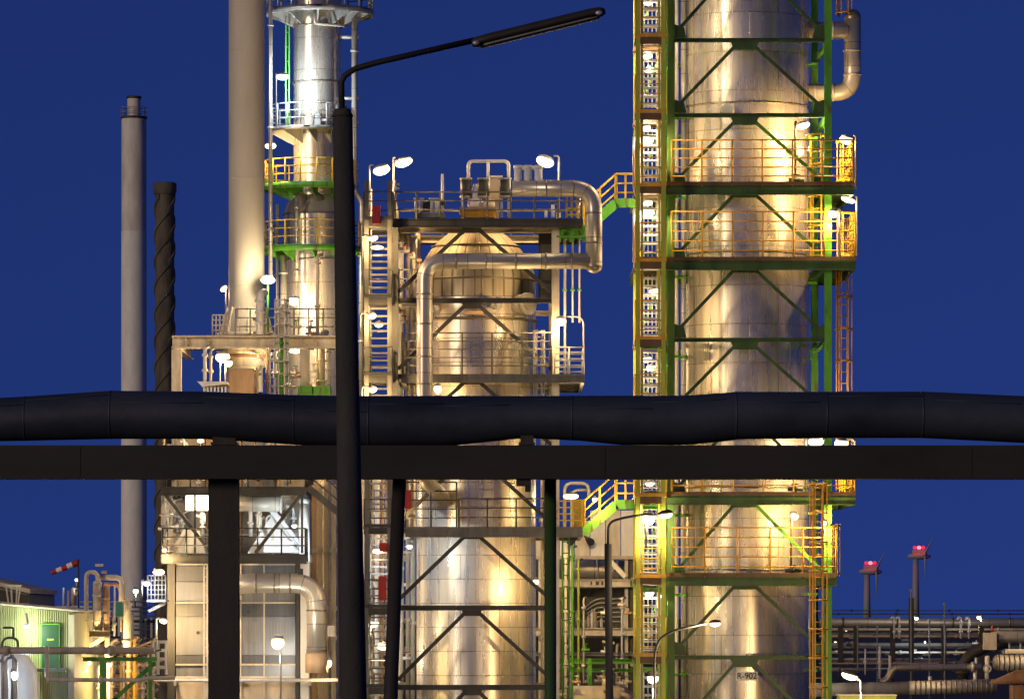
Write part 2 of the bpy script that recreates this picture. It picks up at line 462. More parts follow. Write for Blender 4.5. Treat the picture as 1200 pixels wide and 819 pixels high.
def lamp(label, bx, by, d, mount=None, col=WARM, watts=150, w=6, h=3.5, tilt=0, kind='arm', mat=None, pole=None, group='lit lamps about the plant', bulb=None, polemat=None, thick=1.3, off=(0,0,-.2), name='plant_lamp', spot=None, aim=None):
    """lamp head with glass, on a bent arm from mount (px, py) or on a bracket"""
    c = W(bx, by, d); rw, rh = S(w, d), S(h, d); pm = polemat or M['mid']
    base = W(mount[0], mount[1], d) if mount else c
    t = thing(name, label, 'lamp', base, group)
    gm = bulb or (M['glassw'] if col == COOL else M['gglow'] if col == GRN else M['glassn'] if col == NEUT else M['glass'])
    rot = math.radians(tilt); up = V((math.sin(rot), 0, math.cos(rot)))
    head = part('lamp_head', MB().ell(c + up*rh*.62, rw*.9, rw*.6, rh*.6, 14, 6, rot), M['mid'], t)
    part('lamp_glass', MB().ell(c - up*rh*.10, rw*1.02, rw*.75, rh*1.05, 16, 8, rot), gm, head)
    if mount:
        sgn = 1 if base.x > c.x else -1
        e = c + V((sgn*rw*.9, 0, rh*1.0))
        pts = [base, V((base.x, d, max(e.z, base.z+.05))), e] if abs(base.x-c.x) > .02 else [base, c]
        part('lamp_arm' if kind == 'arm' else 'lamp_pole', MB().tube(pts, S(thick, d), 8, bend=min(.35, abs(base.x-c.x)*.8)), pm, t)
    else:
        part('bracket', MB().box(c.x-.03, d+rw*.6, c.z, c.x+.03, d+rw*.6+.14, c.z+rh*1.6), pm, t)
    add_light('lamp_light', c + V(off), col, watts, t, max(.05, rh*.8), spot, aim)
    return t
# ============================================================ ground
g = MB(); g.box(-9000, -200, -1, 9000, 12000, 0); setting('ground', g, M['ground'])

# ============================================================ TALL COLUMN R-902
D = 120.0; DF, DB = 117.3, 122.6
CX = W(874, 0, D).x; CR = S(74, D)
def zpx(py, d): return W(0, py, d).z
Z0, ZT = 0.0, zpx(-260, D)
t = thing('process_column', 'tall shiny silver column with a small number plate, held inside the green steel frame', 'column', (CX, D, 0))
prof = [(CR*.99, .02)]
for y in (770, 675, 580, 484, 398, 305, 217, 135, 47, -50, -150, -260):
    prof.append((CR, zpx(y, D)))
part('shell', MB().lathe(CX, D, [(CR, .02), (CR, ZT)], 72), M['clad'], t)
part('top_head', MB().lathe(CX, D, [(CR, ZT), (CR*.85, ZT+.5), (CR*.4, ZT+.85), (.01, ZT+.95)], 48), M['clad'], t)
for y in (128, 300, 572, 668):
    part('jacket_band', MB().ring((CX, D, zpx(y, D)), (0,0,1), CR+.02, .05, .05, 64), M['clad'], t)
for px, py, rr in ((852, 138, 7), (925, 183, 6), (846, 238, 5)):   # nozzles with blind flanges on the front
    a = math.asin((px-874)/74); n_ = V((math.sin(a), -math.cos(a), 0)); z = zpx(py, D)
    p = V((CX, D, z)) + n_*CR*.97
    nz = part('nozzle', MB().cyl(p, p + n_*.28, S(rr*.7, D), n=16), M['mid'], t)
    part('blind_flange', MB().cyl(p + n_*.22, p + n_*.34, S(rr, D), n=18), M['grey'], nz)
# number plate
a = W(863, 797, DF+.9); b = W(888, 786, DF+.9); yp = D - CR - .05
pl = part('number_plate', MB().box(a.x, yp-.02, zpx(797, yp), b.x, yp, zpx(786.5, yp)), M['white'], t)
def lettering(txt, size, loc, rot, mat, parent):
    cu = bpy.data.curves.new('lettering', 'FONT'); cu.body = txt; cu.size = size; cu.align_x = 'CENTER'; cu.align_y = 'CENTER'; cu.extrude = .004; cu.offset = .004
    tmp = bpy.data.objects.new('tmp', cu); COL.objects.link(tmp)
    me = bpy.data.meshes.new_from_object(tmp.evaluated_get(bpy.context.evaluated_depsgraph_get()))
    bpy.data.objects.remove(tmp)
    o = bpy.data.objects.new('lettering', me); COL.objects.link(o); o.data.materials.clear(); o.data.materials.append(mat)
    o.parent = parent; o.location = V(loc) - ORG[parent.name]; o.rotation_euler = rot
    ORG[o.name] = ORG[parent.name]
    return o
bpy.context.view_layer.update()
lettering('R-902', .215, ((a.x+b.x)/2, yp-.026, (zpx(797, yp)+zpx(786.5, yp))/2), (math.pi/2, 0, 0), M['black'], pl)

# bypass pipe on the column's right flank
t = thing('bypass_pipe', 'silver insulated loop pipe with a domed top on the right flank of the tall column', 'pipe', W(947, 109, D))
part('pipe_body', MB().tube([W(938,109,D), W(999,109,D), W(999,22,D)], S(10, D), 20, bend=S(20, D)), M['cladp'], t)
part('end_cap', MB().ell(W(999,22,D), S(10.2,D), S(10.2,D), S(11,D), 20, 10), M['cladp'], t)
part('branch_pipe', MB().tube([W(938,36,D), W(997,36,D)], S(10, D), 20), M['cladp'], t)
for p, ax in ((W(999,60,D),(0,0,1)), (W(999,88,D),(0,0,1)), (W(976,36,D),(1,0,0)), (W(976,109,D),(1,0,0)), (W(955,109,D),(1,0,0)), (W(955,36,D),(1,0,0))):
    part('band', MB().ring(p, ax, S(11, D), .05, .05, 24), M['mid'], t)
# small vertical pipe down the left flank of the column
for px, r_, lab in ((801, 3.2, 'thin silver downpipe hugging the left flank of the tall column'), (793, 2.2, 'slim yellowish riser between the frame and the tall column, left flank')):
    t = thing('downpipe', lab, 'pipe', W(px, 1010, D-.6))
    part('pipe_body', MB().tube([W(px, 1012, D-.6), W(px, -250, D-.6)], S(r_, D), 10), M['cladp' if px > 800 else 'cream'], t)
    for y in range(-200, 1000, 93): part('pipe_clip', MB().ring(W(px, y+60, D-.6), (0,0,1), S(r_+1.3, D), .04, .07, 14), M['green'], t)

# frame
LV = [-142, -47, 47, 135, 220, 308, 398, 484, 583, 679, 770, 865, 960]
t = thing('braced_tower', 'green braced steel frame standing round the tall silver column', 'frame', (CX, D, 0))
xl, xr = 786.5, 970.5
pw = S(8.5, DF); ztop = zpx(-250, DF)
for px, mat in ((xl, M['pgreen']), (xr, M['green'])):
    x = W(px, 0, DF).x
    part('post', MB().hbeam((x, DF+.1, 0), (x, DF+.1, ztop), pw, pw*1.1), mat, t)
    part('post', MB().hbeam((x, DB, 0), (x, DB, ztop), pw, pw*1.1), M['green'], t)
x0, x1 = W(xl, 0, DF).x + pw/2, W(xr, 0, DF).x - pw/2; xc = W(873, 0, DF).x
for i, y in enumerate(LV):
    z = zpx(y, DF); bh = S(4.8, DF)
    gm = M['dgreen']  # front side takes the green darkened for backlight
    part('front_beam', MB().hbeam((x0, DF+.1, z), (x1, DF+.1, z), .12, bh), gm, t)
    part('rear_beam', MB().hbeam((x0, DB, z), (x1, DB, z), .12, bh), M['green'], t)
    for px, sg in ((xl, 1), (xr, -1)):
        x = W(px, 0, DF).x
        part('side_beam', MB().hbeam((x, DF+.35, z), (x, DB-.25, z), .12, bh), M['green'], t)
        # short tie from the post to the column
        part('tie_bracket', MB().bar((x+sg*.12, D-.5, z-.35), (CX - sg*CR*.96, D-.35, z-.35), .06, .07), M['green'], t)
    part('gusset_plate', MB().prism([(xc-.36, DF+.06, z-bh/2), (xc+.36, DF+.06, z-bh/2), (xc+.27, DF+.06, z-bh/2-S(9, DF)), (xc-.27, DF+.06, z-bh/2-S(9, DF))], (0, .03, 0)), gm, t)
    if i+1 < len(LV):
        zn = zpx(LV[i+1], DF) + bh/2 + S(5, DF)
        for sg, xx in ((-1, x0), (1, x1)):
            part('brace', MB().bar((xc+sg*.26, DF+.12, z-bh/2-S(5, DF)), (xx, DF+.12, zn), .06, S(3.9, DF)), gm if sg < 0 else M['green'] if i in (3, 8) else gm, t)
            part('gusset_plate', MB().prism([(xx, DF+.065, zn-.10), (xx, DF+.065, zn+.24), (xx-sg*.24, DF+.065, zn+.16), (xx-sg*.30, DF+.065, zn-.10)], (0, .025, 0)), gm, t)
# side bracing seen edge-on and from the step to the side
# platforms around the column
hole = (CX, D, CR+.12)
names = [(-142, 'topmost'), (217, 'upper'), (305, 'second'), (580, 'third'), (675, 'lowest')]
for y, w_, xr_ in ((-142, 'above the top loop pipe', 1001), (217, 'level with the high flying stair', 1001), (305, 'with a long thin ladder under it', 1003), (580, 'right below the dark foreground pipes', 1003), (675, 'the lowest one, above the number plate', 981)):
    platform(f'orange railed platform on the tall column, {w_}', 745, xr_, y, DF-.25, DB, M['dgreen'], M['orange'], M['brown'],
             53 if y < 300 else 57 if y < 600 else 57, 5, hole, 9, sides='fr', group='railed platforms round the tall column', rail_span=(786, xr_), spacing_px=36)
# stair tower left of the column
SL = [-142, -50, 44, 133, 219, 307, 398, 484, 582, 677, 769, 865, 960]
t, _ = stair_tower('yellow and green open stair tower on the left side of the tall column', 745, 780, DF-1.0, DF+1.35, SL, M['ygreen'], M['orange'], M['brown'], M['white'], M['orange'], 8, 46, 7, nrails=4)
# second pair of inner posts in the stair tower
for px in (752.5, 772.5):
    for dd in (DF-.95, DF+1.3):
        part('inner_post', MB().bar(W(px, 1013, dd), W(px, -190, dd), .055, .055), M['ygreen'], t)
for i, y in enumerate(SL[:-1]):
    z0, z1 = zpx(SL[i+1]-1, DF+1.4), zpx(y+9, DF+1.4)
    xa, xb = W(749, 0, DF+1.4).x, W(777, 0, DF+1.4).x
    part('cross_brace', MB().bar((xa, DF+1.42, z0), (xb, DF+1.42, z1), .04, .06), M['green'], t)
    part('head_beam', MB().hbeam((xa, DF-.93, z1-.12), (xb, DF-.93, z1-.12), .07, .12), M['green'], t)
    part('cage_mesh', (lambda m: [m.tube([V((xa+.12+k*.105, DF+1.25, z0+.1)), V((xa+.12+k*.105, DF+1.25, z1-.15))], .013, 5) for k in range(5)] + [m.tube([V((xa+.08, DF+1.25, z0+.2+k*.22)), V((xb-.08, DF+1.25, z0+.2+k*.22))], .012, 5) for k in range(7)] and m)(MB()), M['white'], t)

# ladders on the right
for px, y0, y1, hp, mt, cg, dd, lab in (
    (988, -140, 20, 9, 'orange', True, D+.3, 'caged orange ladder behind the silver loop pipe'),
    (988, 310, 575, 9, 'orange', True, D+.3, 'long thin caged ladder hanging below the second railed platform'),
    (991, 166, 216, 11, 'yellow', True, D-1.0, 'short yellow caged ladder at the right end of the upper railed platform'),
    (991, 250, 304, 11, 'yellow', True, D-1.0, 'short yellow caged ladder at the right end of the second railed platform'),
    (956, 158, 304, 11, 'yellow', True, D-2.1, 'yellow caged ladder joining the upper and second platform inside the right post'),
    (958, 565, 1010, 10, 'orange', True, DF-.6, 'tall orange caged ladder running down in front of the right green post'),
    (992, 532, 580, 9, 'yellow', True, D-1.0, 'yellow ladder on the right end of the platform below the foreground pipes'),
    (976, 614, 674, 7, 'yellow', True, D+.3, 'yellow caged ladder behind the right green post, lowest platform')):
    ladder(lab, px, y0, y1, dd, M[mt], hp, cg, 'ladders on the tall column')
# small valve trolleys and cabinets on platforms
for px, py, dd, lab in ((933, 211, DF+.5, 'small dark valve cluster on the upper railed platform, right end'), (932, 573, DF+.5, 'small dark valve cluster on the platform under the foreground pipes'), (929, 668, DF+.5, 'dark valve with handwheel on the lowest railed platform')):
    t = thing('valve', lab, 'valve', W(px, py+5, dd))
    part('valve_body', MB().tube([W(px-9,py,dd), W(px+9,py,dd)], S(2.6,dd), 12).tube([W(px,py+5,dd), W(px,py-5,dd)], S(2,dd), 10), M['dark'], t)
    part('handwheel', MB().ring(W(px,py-6,dd), (0,0,1), S(4.5,dd), .03, .03, 18), M['dark'], t)

# yellow flying stairs between the two towers
def flying_stair(label, prof, railtop, d, nposts=5):
    """prof: (px, py) of the stringer; railtop: offset in px"""
    t = thing('flying_stair', label, 'stair', W(prof[0][0], prof[0][1], d))
    for dd in (d, d+.8):
        mb = MB()
        for (xa, ya), (xb, yb) in zip(prof, prof[1:]): mb.bar(W(xa, ya, dd), W(xb, yb, dd), .05, .24)
        part('stringer', mb, M['green'], t)
        rl = MB()
        for o in (1, .68, .36):
            for (xa, ya), (xb, yb) in zip(prof, prof[1:]): rl.tube([W(xa, ya-railtop*o, dd), W(xb, yb-railtop*o, dd)], .028 if o == 1 else .022, 6)
        ro = part('railing', rl, M['yellow'], t)
        for (xa, ya), (xb, yb) in zip(prof, prof[1:]):
            for k in range(3):
                u = k/2*.96+.02; px, py = xa+(xb-xa)*u, ya+(yb-ya)*u
                part('railing_post', MB().bar(W(px, py, dd), W(px, py-railtop, dd), .05, .04), M['yellow'], ro)
    (xa, ya), (xb, yb) = prof[0], prof[1]; first = None
    for k in range(9):
        u = (k+.5)/9; p = W(xa+(xb-xa)*u, ya+(yb-ya)*u-2, d+.4)
        if first is None: first = part('tread', MB().box(p.x-.12, d+.03, p.z-.02, p.x+.12, d+.77, p.z+.02), M['green'], t); p0 = p
        else: dup_sub(first, t, p-p0)
    if len(prof) > 2:
        a, b = W(*prof[1], d), W(*prof[2], d); part('walkway', MB().box(a.x, d+.03, a.z+.04, b.x, d+.77, a.z+.09), M['green'], t)
flying_stair('yellow railed flying stair high up between the middle reactor and the tall column', [(684, 272), (722, 238), (744, 238)], 34, 118.4)
flying_stair('yellow railed flying stair lower down, above the white hall wall', [(684, 624), (722, 591), (744, 591)], 37, 118.4)

lamp('tiny lamp on the lower flying stair between the towers', 697, 585, 118.2, None, WARM, 60, 3, 2.6, 0)
lamp('tiny lamp low in the right end railing of the upper platform', 948, 175, DF+1.2, None, WARM, 40, 2.2, 2, 0)
# ---- lamps of the tall column
G1 = 'lamps in the yellow stair tower'
for bx, by, lab, mnt in ((760, 3, 'lamp at the very top of the picture in the yellow stair tower', None), (759, 66, 'upper of the pair of lamps on the second flight of the yellow stair tower', None), (761, 82, 'lower of the pair of lamps on the second flight of the yellow stair tower', None),
                (757, 150, 'small lamp above the swan-neck lamp beside the upper platform stairs', None), (759, 238, 'small lamp just under the upper platform in the yellow stair tower', None),
                (766, 341, 'lamp under the second platform in the yellow stair tower', None), (758, 421, 'upper lamp of the pair just above the foreground pipe, yellow stair tower', None), (763, 431, 'lower lamp of the pair just above the foreground pipe, yellow stair tower', None),
                (762, 566, 'lamp right under the foreground pipe in the yellow stair tower', None), (761, 695, 'lamp under the lowest platform in the yellow stair tower', None), (777, 698, 'small round lamp on the post, under the lowest platform of the stair tower', None)):
    lamp(lab, bx, by, DF+.3, None, NEUT, 45 if by > 100 else 85, 5.5 if bx != 777 else 3, 3.2, -12, group=G1)
for bx, by, lab in ((757, 164, 'oval swan-neck lamp on the outer left post, above the upper platform'), (758, 249, 'oval swan-neck lamp on the outer left post, between upper and second platform')):
    lamp(lab, bx, by, DF-.2, (742.5, by+58), NEUT, 110, 9, 5, 0, group=G1)
G2 = 'lamps on the right side of the tall column'
lamp('small oval lamp on a thin pole above the lowest railed platform', 931, 604, DF+.5, (927, 672), WARM, 170, 5, 4, 25, 'pole', group=G2, polemat=M['brown'])
lamp('small round lamp on the right post above the lowest railed platform', 966, 612, DF-.45, None, WARM, 190, 3.6, 3.2, 0, group=G2)
lamp('tilted lamp on a brown pole at the upper platform, inside the right post', 941, 147, DF+.5, (932, 216), WARM, 230, 8, 4, -15, 'pole', group=G2, polemat=M['brown'])
lamp('oval swan-neck lamp at the far right end of the upper platform', 992, 164, DF+.6, (1003, 222), WARM, 260, 8.5, 4.5, 10, group=G2)
lamp('tilted oval lamp under the right end of the upper platform', 994, 234, DF+.6, (1004, 300), WARM, 220, 8.5, 3.2, 18, group=G2)
lamp('round lamp in front of the right post, below the upper platform', 976, 250, DF-.45, (984, 304), WARM, 100, 5.5, 4.5, 10, group=G2)
lamp('wide bright lamp in the gap between the two foreground pipes, at the column', 956, 517, DF+.6, (944, 580), NEUT, 170, 9, 5, 0, group=G2)
lamp('smaller lamp in the gap between the two foreground pipes, outside the column', 986, 519, DF+.6, (1002, 578), WARM, 220, 8, 4.5, 0, group=G2)
# ============================================================ MIDDLE REACTOR
MF, MBK = 117.4, 122.4
RX = W(558, 0, D).x; RR = S(70, D)
t = thing('reactor_vessel', 'fat silver domed vessel with seamed cap in the middle, inside a dark braced frame', 'vessel', (RX, D, 0))
zs = zpx(352, D)
part('shell', MB().lathe(RX, D, [(RR, .02), (RR, zs)], 72), M['clad2'], t)
dome = [(RR*q, zpx(y, D)) for y, q in ((352, 1), (335, 1), (326, .995), (318, .965), (310, .91), (302, .85), (294, .77), (286, .67), (279, .56), (272, .43), (266, .29), (262, .17))]
part('dome', MB().lathe(RX, D, dome, 72), M['gore'], t)
for y, w_ in ((330, .05), (377, .07), (290, .04)):
    r_ = RR if y > 310 else RR*.725
    part('jacket_band', MB().ring((RX, D, zpx(y, D)), (0,0,1), r_+.035, .08, w_, 64), M['gore'], t)
def on_shell(px, py, cx=558., rpx=70., d=D):
    a = math.asin(max(-1, min(1, (px-cx)/rpx))); n_ = V((math.sin(a), -math.cos(a), 0))
    return V((W(cx, 0, d).x, d, zpx(py, d))) + n_*S(rpx, d), n_
for px, py, rr, nm in ((608, 360, 13, 'manhole'), (579, 363, 5, 'nozzle'), (514, 366, 5, 'nozzle'), (600, 402, 4, 'nozzle')):
    p, n_ = on_shell(px, py)
    o = part(nm, MB().cyl(p - n_*.2, p + n_*.30, S(rr*.86, D), n=28), M['cladp'], t)
    part('cover', MB().cyl(p + n_*.26, p + n_*.36, S(rr, D), n=28).cyl(p + n_*.36, p + n_*.40, S(rr*.55, D), n=20), M['cladp' if nm == 'manhole' else 'grey'], o)
p, n_ = on_shell(556, 371)
part('label_plate', MB().bar(p + n_*.03 - V((.24,0,0)), p + n_*.03 + V((.24,0,0)), .02, .10), M['tan'], t)

# frame
t = thing('braced_tower', 'dark grey braced frame round the fat domed vessel', 'frame', (RX, D, 0))
pxl, pxr = 462, 651; pw = S(9, MF); zt = zpx(262, MF)
for px, mt in ((pxl, 'steel'), (pxr, 'cream')):
    x = W(px, 0, MF).x
    part('post', MB().hbeam((x, MF+.1, 0), (x, MF+.1, zt), pw, pw), M[mt], t)
    part('post', MB().hbeam((W(px*.96+558*.04, 0, MBK).x, MBK, 0), (W(px*.96+558*.04, 0, MBK).x, MBK, zt), pw, pw), M['cream'], t)
x0, x1 = W(pxl, 0, MF).x + pw/2, W(pxr, 0, MF).x - pw/2; xc = W(553, 0, MF).x
ML = [262, 352, 441, 530, 622, 712, 805, 900]
for i, y in enumerate(ML):
    z = zpx(y, MF); bh = S(6 if i else 8, MF)
    part('front_beam', MB().hbeam((x0, MF+.1, z), (x1, MF+.1, z), .14, bh), M['dark'], t)  # front members coloured dark as backlit; rear ones stay cream
    part('rear_beam', MB().hbeam((x0, MBK, z), (x1, MBK, z), .14, bh), M['cream'], t)
    for xx in (x0-pw/2, x1+pw/2): part('side_beam', MB().hbeam((xx, MF+.3, z), (xx, MBK-.2, z), .12, bh), M['cream'], t)
    part('gusset_plate', MB().prism([(xc-.26, MF+.06, z-bh/2), (xc+.26, MF+.06, z-bh/2), (xc+.2, MF+.06, z-bh/2-.14), (xc-.2, MF+.06, z-bh/2-.14)], (0, .03, 0)), M['dark'], t)
    if i+1 < len(ML):
        zn = zpx(ML[i+1], MF) + bh/2 + S(6, MF)
        for sg, xx in ((-1, x0), (1, x1)):
            part('brace', MB().bar((xc+sg*.2, MF+.12, z-bh/2-.08), (xx, MF+.12, zn), .06, S(4.5, MF)), M['dark'], t)
# crown beams under the top deck
for y, dd in ((268, MF+.9), (268, MBK-1.0)):
    part('crown_beam', MB().hbeam(W(470, y, dd), W(652, y, dd), .2, S(10, D)), M['cream'], t)

# platforms
hole = (RX, D, RR+.1)
platform('dark edged top deck above the domed vessel crowded with machinery', 459, 683, 256, MF-.35, MBK+.2, M['dark'], M['steel'], M['dark'], 31, 3, (RX, D+.45, 1.75), 8, 'fblr', 28, 'decks of the middle reactor frame', toe=False)
t = platform('railed deck round the domed vessel, the right end lit by a lamp', 470, 685, 438, MF-.35, MBK, M['steel'], M['steel'], M['steel'], 48, 5, hole, 8, 'flr', 32, 'decks of the middle reactor frame', rail_span=(470, 648), toe=False)
a = [W(650, 438, MF-.3), W(684, 438, MF-.3)]
railing(t, [a[0], a[1], a[1] + V((0,2.2,0)), a[0] + V((0,2.2,0))], S(31, MF), 4, M['mid'], S(16, MF))
t = platform('railed deck round the domed vessel just below the foreground pipes', 475, 683, 617, MF-.35, MBK, M['steel'], M['dark'], M['steel'], 33, 3, hole, 10, 'flr', 31, 'decks of the middle reactor frame', rail_span=(536, 640), toe=False)
railing(t, [W(475, 617, MF-.3), W(535, 617, MF-.3)], S(52, MF), 5, M['dark'], S(30, MF))
railing(t, [W(650, 617, MF-.3), W(682, 617, MF-.3)], S(30, MF), 4, M['yellow'], S(11, MF))
platform('short narrow deck between reactor and stair tower, level with the stair landing', 466, 497, 349, MF+.2, MF+1.2, M['grey'], M['mid'], M['grey'], 33, 3, None, 5, 'f', 15, 'decks of the middle reactor frame', toe=False)
# equipment seen on and right of the frame
t = thing('cable_cabinet', 'tall black cable cabinet right of the dome behind the cream post', 'cabinet', W(640, 350, MF+1.2))
part('cabinet_body', MB().pbox(631, 270, 649, 352, MF+1.3, .5), M['black'], t)
for y in (286, 312, 333): part('cabinet_door', MB().pbox(633, y, 647, y+16, MF+1.27, .03), M['dark'], t)
for k, px in enumerate((662, 671, 679)):
    t = thing('riser_pipe', ('slim pale riser nearest the cream post right of the dome', 'middle one of three slim risers right of the dome', 'outermost slim riser hanging under the green deck edge')[k], 'pipe', W(px, 440, MF+.8))
    part('pipe_body', MB().tube([W(px, 440 if k == 0 else 378, MF+.8), W(px, 262, MF+.8)], S((1.6,1.2,1.2)[k], MF), 8), M['mid'], t)
    for y in (280, 340): part('clip', MB().ring(W(px, y, MF+.8), (0,0,1), S(2.6, MF), .03, .05, 12), M['green'], t)
t = thing('walkway_bracket', 'bright green bracket deck under the right end of the top deck', 'bracket', W(670, 274, MF+.5))
part('deck_plate', MB().pbox(652, 265, 688, 268, MF, 2.0), M['green'], t)
for px in (655, 668, 684): part('bracket_rib', MB().pbox(px, 268, px+3, 277, MF+.02, 1.9), M['green'], t)
part('edge_channel', MB().pbox(652, 276, 684, 278.5, MF, .1), M['green'], t)
t = thing('safety_gate', 'yellow safety gate at the right end of the top deck', 'gate', W(677, 254, MF-.1))
for py in (228, 236, 244, 252): part('rail', MB().tube([W(664, py, MF-.1), W(682, py, MF-.1)], .025, 6), M['yellow'], t)
for px in (664, 670, 676, 682): part('upright', MB().bar(W(px, 255, MF-.1), W(px, 227, MF-.1), .05, .05), M['yellow'], t)
t = thing('safety_gate', 'yellow safety gate beside the lower flying stair', 'gate', W(680, 615, MF+.3))
for py in (588, 597, 606): part('rail', MB().tube([W(672, py, MF+.3), W(684, py, MF+.3)], .025, 6), M['yellow'], t)
for px in (672, 675, 678, 681, 684): part('upright', MB().bar(W(px, 617, MF+.3), W(px, 585, MF+.3), .06, .05), M['yellow'], t)

# the big vapour pipe
vd = MF-1.0
t = thing('vapour_pipe', 'thick shiny pipe looping off the top deck, down and back across the dome', 'pipe', W(497, 520, vd))
part('pipe_body', MB().tube([W(692, 306, vd), W(497.5, 306, vd), W(497.5, 560, vd), W(520, 585, D-1.3)], S(9.2, vd), 24, bend=S(22, vd), seg=8), M['cladp'], t)
part('upper_loop', MB().tube([W(600, 221, vd), W(696, 221, vd), W(696, 312, vd)], S(9.6, vd), 24, bend=S(24, vd), seg=8), M['cladp'], t)
part('end_cap', MB().ell(W(696, 312, vd), S(9.7, vd), S(9.7, vd), S(8.5, vd), 24, 12), M['cladp'], t)
for px, py, ax in ((640,221,'x'),(672,221,'x'),(696,250,'z'),(696,285,'z'),(670,306,'x'),(640,306,'x'),(605,306,'x'),(570,306,'x'),(535,306,'x'),(497.5,345,'z'),(497.5,380,'z'),(497.5,418,'z'),(497.5,450,'z')):
    part('band', MB().ring(W(px, py, vd), (1,0,0) if ax == 'x' else (0,0,1), S(10.1, vd), .05, .04, 24), M['cladp'], t)
for px in (607, 618.5, 631): 
    o = part('stub_pipe', MB().cyl(W(px, 222, vd), W(px, 197, vd), S(4.6, vd), n=14), M['white'], t)
    part('stub_cap', MB().cyl(W(px, 198, vd), W(px, 194, vd), S(5.4, vd), n=14), M['white'], o)
part('bridge_pipe', MB().tube([W(602, 197, vd), W(636, 197, vd)], S(2.5, vd), 10), M['white'], t)

# machinery on the top deck
zt = 255
for k, (px, dd) in enumerate(((546, MF+.8), (567, MF+.8), (592, MF+.8))):
    t = thing('silencer_drum', ('leftmost dark drum on the top deck, under the bent white pipe', 'middle dark drum on the top deck behind the white cone', 'rightmost dark drum on the top deck beside the pale box')[k], 'drum', W(px, 232, dd), 'dark drums on the top deck')
    part('drum', MB().cyl(W(px, 232, dd), W(px, 209, dd), S(6.5 if k != 1 else 7, dd), n=20), M['dark'], t)
    for py in (210, 231): part('rim', MB().ring(W(px, py, dd), (0,0,1), S(7.4, dd), .05, .05, 22), M['grey'], t)
    part('leg', MB().bar(W(px-4, zt, dd), W(px-4, 232, dd), .06, .06), M['mid'], t); part('leg', MB().bar(W(px+4, zt, dd), W(px+4, 232, dd), .06, .06), M['mid'], t)
t = thing('vent_pipe', 'bent white vent pipe arching over the dark drums on the top deck', 'pipe', W(548, 210, MF+.8))
part('pipe_body', MB().tube([W(549, 210, MF+.8), W(549, 189, MF+.8), W(596, 189, MF+.8), W(596, 212, MF+.8)], S(2, MF), 10, bend=.12), M['white'], t)
part('branch', MB().tube([W(572, 189, MF+.8), W(572, 210, MF+.8)], S(1.8, MF), 10), M['white'], t)
t = thing('pump_unit', 'orange based pump unit with a white cone on the top deck', 'pump', W(560, zt, MF+.5))
part('base_frame', MB().pbox(540, 247, 580, 255, MF+.3, 1.2), M['orange'], t)
part('skid_rail', MB().pbox(538, 243, 582, 246.5, MF+.25, 1.3), M['tan'], t)
part('cone', MB().lathe(W(557,0,MF+.9).x, MF+.9, [(S(9,MF), zpx(242,MF+.9)), (S(8,MF), zpx(234,MF+.9)), (S(3,MF), zpx(220,MF+.9)), (S(2,MF), zpx(216,MF+.9))], 24), M['white'], t)
part('motor', MB().cyl(W(566, 239, MF+.8), W(580, 239, MF+.8), S(4.5, MF), n=16), M['cream'], t)
t = thing('control_box', 'pale square box between the drums on the top deck', 'box', W(580, zt, MF+.9))
part('box_body', MB().pbox(573, 208, 588, 234, MF+1.4, .5), M['beige'], t)
part('box_lid', MB().pbox(572, 206, 589, 208, MF+1.35, .6), M['white'], t)
part('stand', MB().pbox(576, 234, 585, 255, MF+1.5, .3), M['grey'], t)
t = thing('valve_skid', 'white and black valve group on the left half of the top deck', 'valve', W(505, zt, MF+.5))
part('skid_base', MB().pbox(485, 249, 521, 255, MF+.3, .8), M['grey'], t)
part('actuator', MB().cyl(W(500, 248, MF+.4), W(500, 236, MF+.4), S(5.5, MF), n=18), M['black'], t)
part('header', MB().cyl(W(500, 238, MF+.5), W(522, 238, MF+.5), S(3, MF), n=12), M['dark'], t)
for px in (488, 494, 506, 512):
    o = part('valve', MB().cyl(W(px, 250, MF+.35), W(px, 236, MF+.35), S(2.4, MF), n=10), M['white'], t)
    part('handwheel', MB().ring(W(px, 233, MF+.35), (0,0,1), S(3.4, MF), .03, .03, 14), M['white'], o)
solo('vent_post', 'straight white vent post standing alone on the left half of the top deck', 'vent post', MB().cyl(W(518.5, 254, MF+.7), W(518.5, 204, MF+.7), S(1.7, MF), n=10), M['white'])
t = thing('instrument_mast', 'thin instrument mast at the left corner of the top deck', 'mast', W(463, zt, MF))
part('mast', MB().tube([W(463.5, zt, MF), W(463.5, 211, MF)], .025, 6), M['mid'], t)
for py in (216, 221, 226): part('sensor', MB().bar(W(463, py, MF), W(468, py, MF), .04, .05), M['mid'], t)
for k, (px, py) in enumerate(((640, 247), (648, 240), (655, 249))):
    t = thing('small_valve', 'small white valve near the right end of the top deck', 'valve', W(px, zt, MF+.6), 'small white valves on the top deck')
    part('valve_body', MB().cyl(W(px, zt, MF+.6), W(px, py, MF+.6), S(2, MF), n=10), M['white'], t)
    part('handwheel', MB().ring(W(px, py-1, MF+.6), (0,0,1), S(4, MF), .035, .035, 16), M['dark'], t)

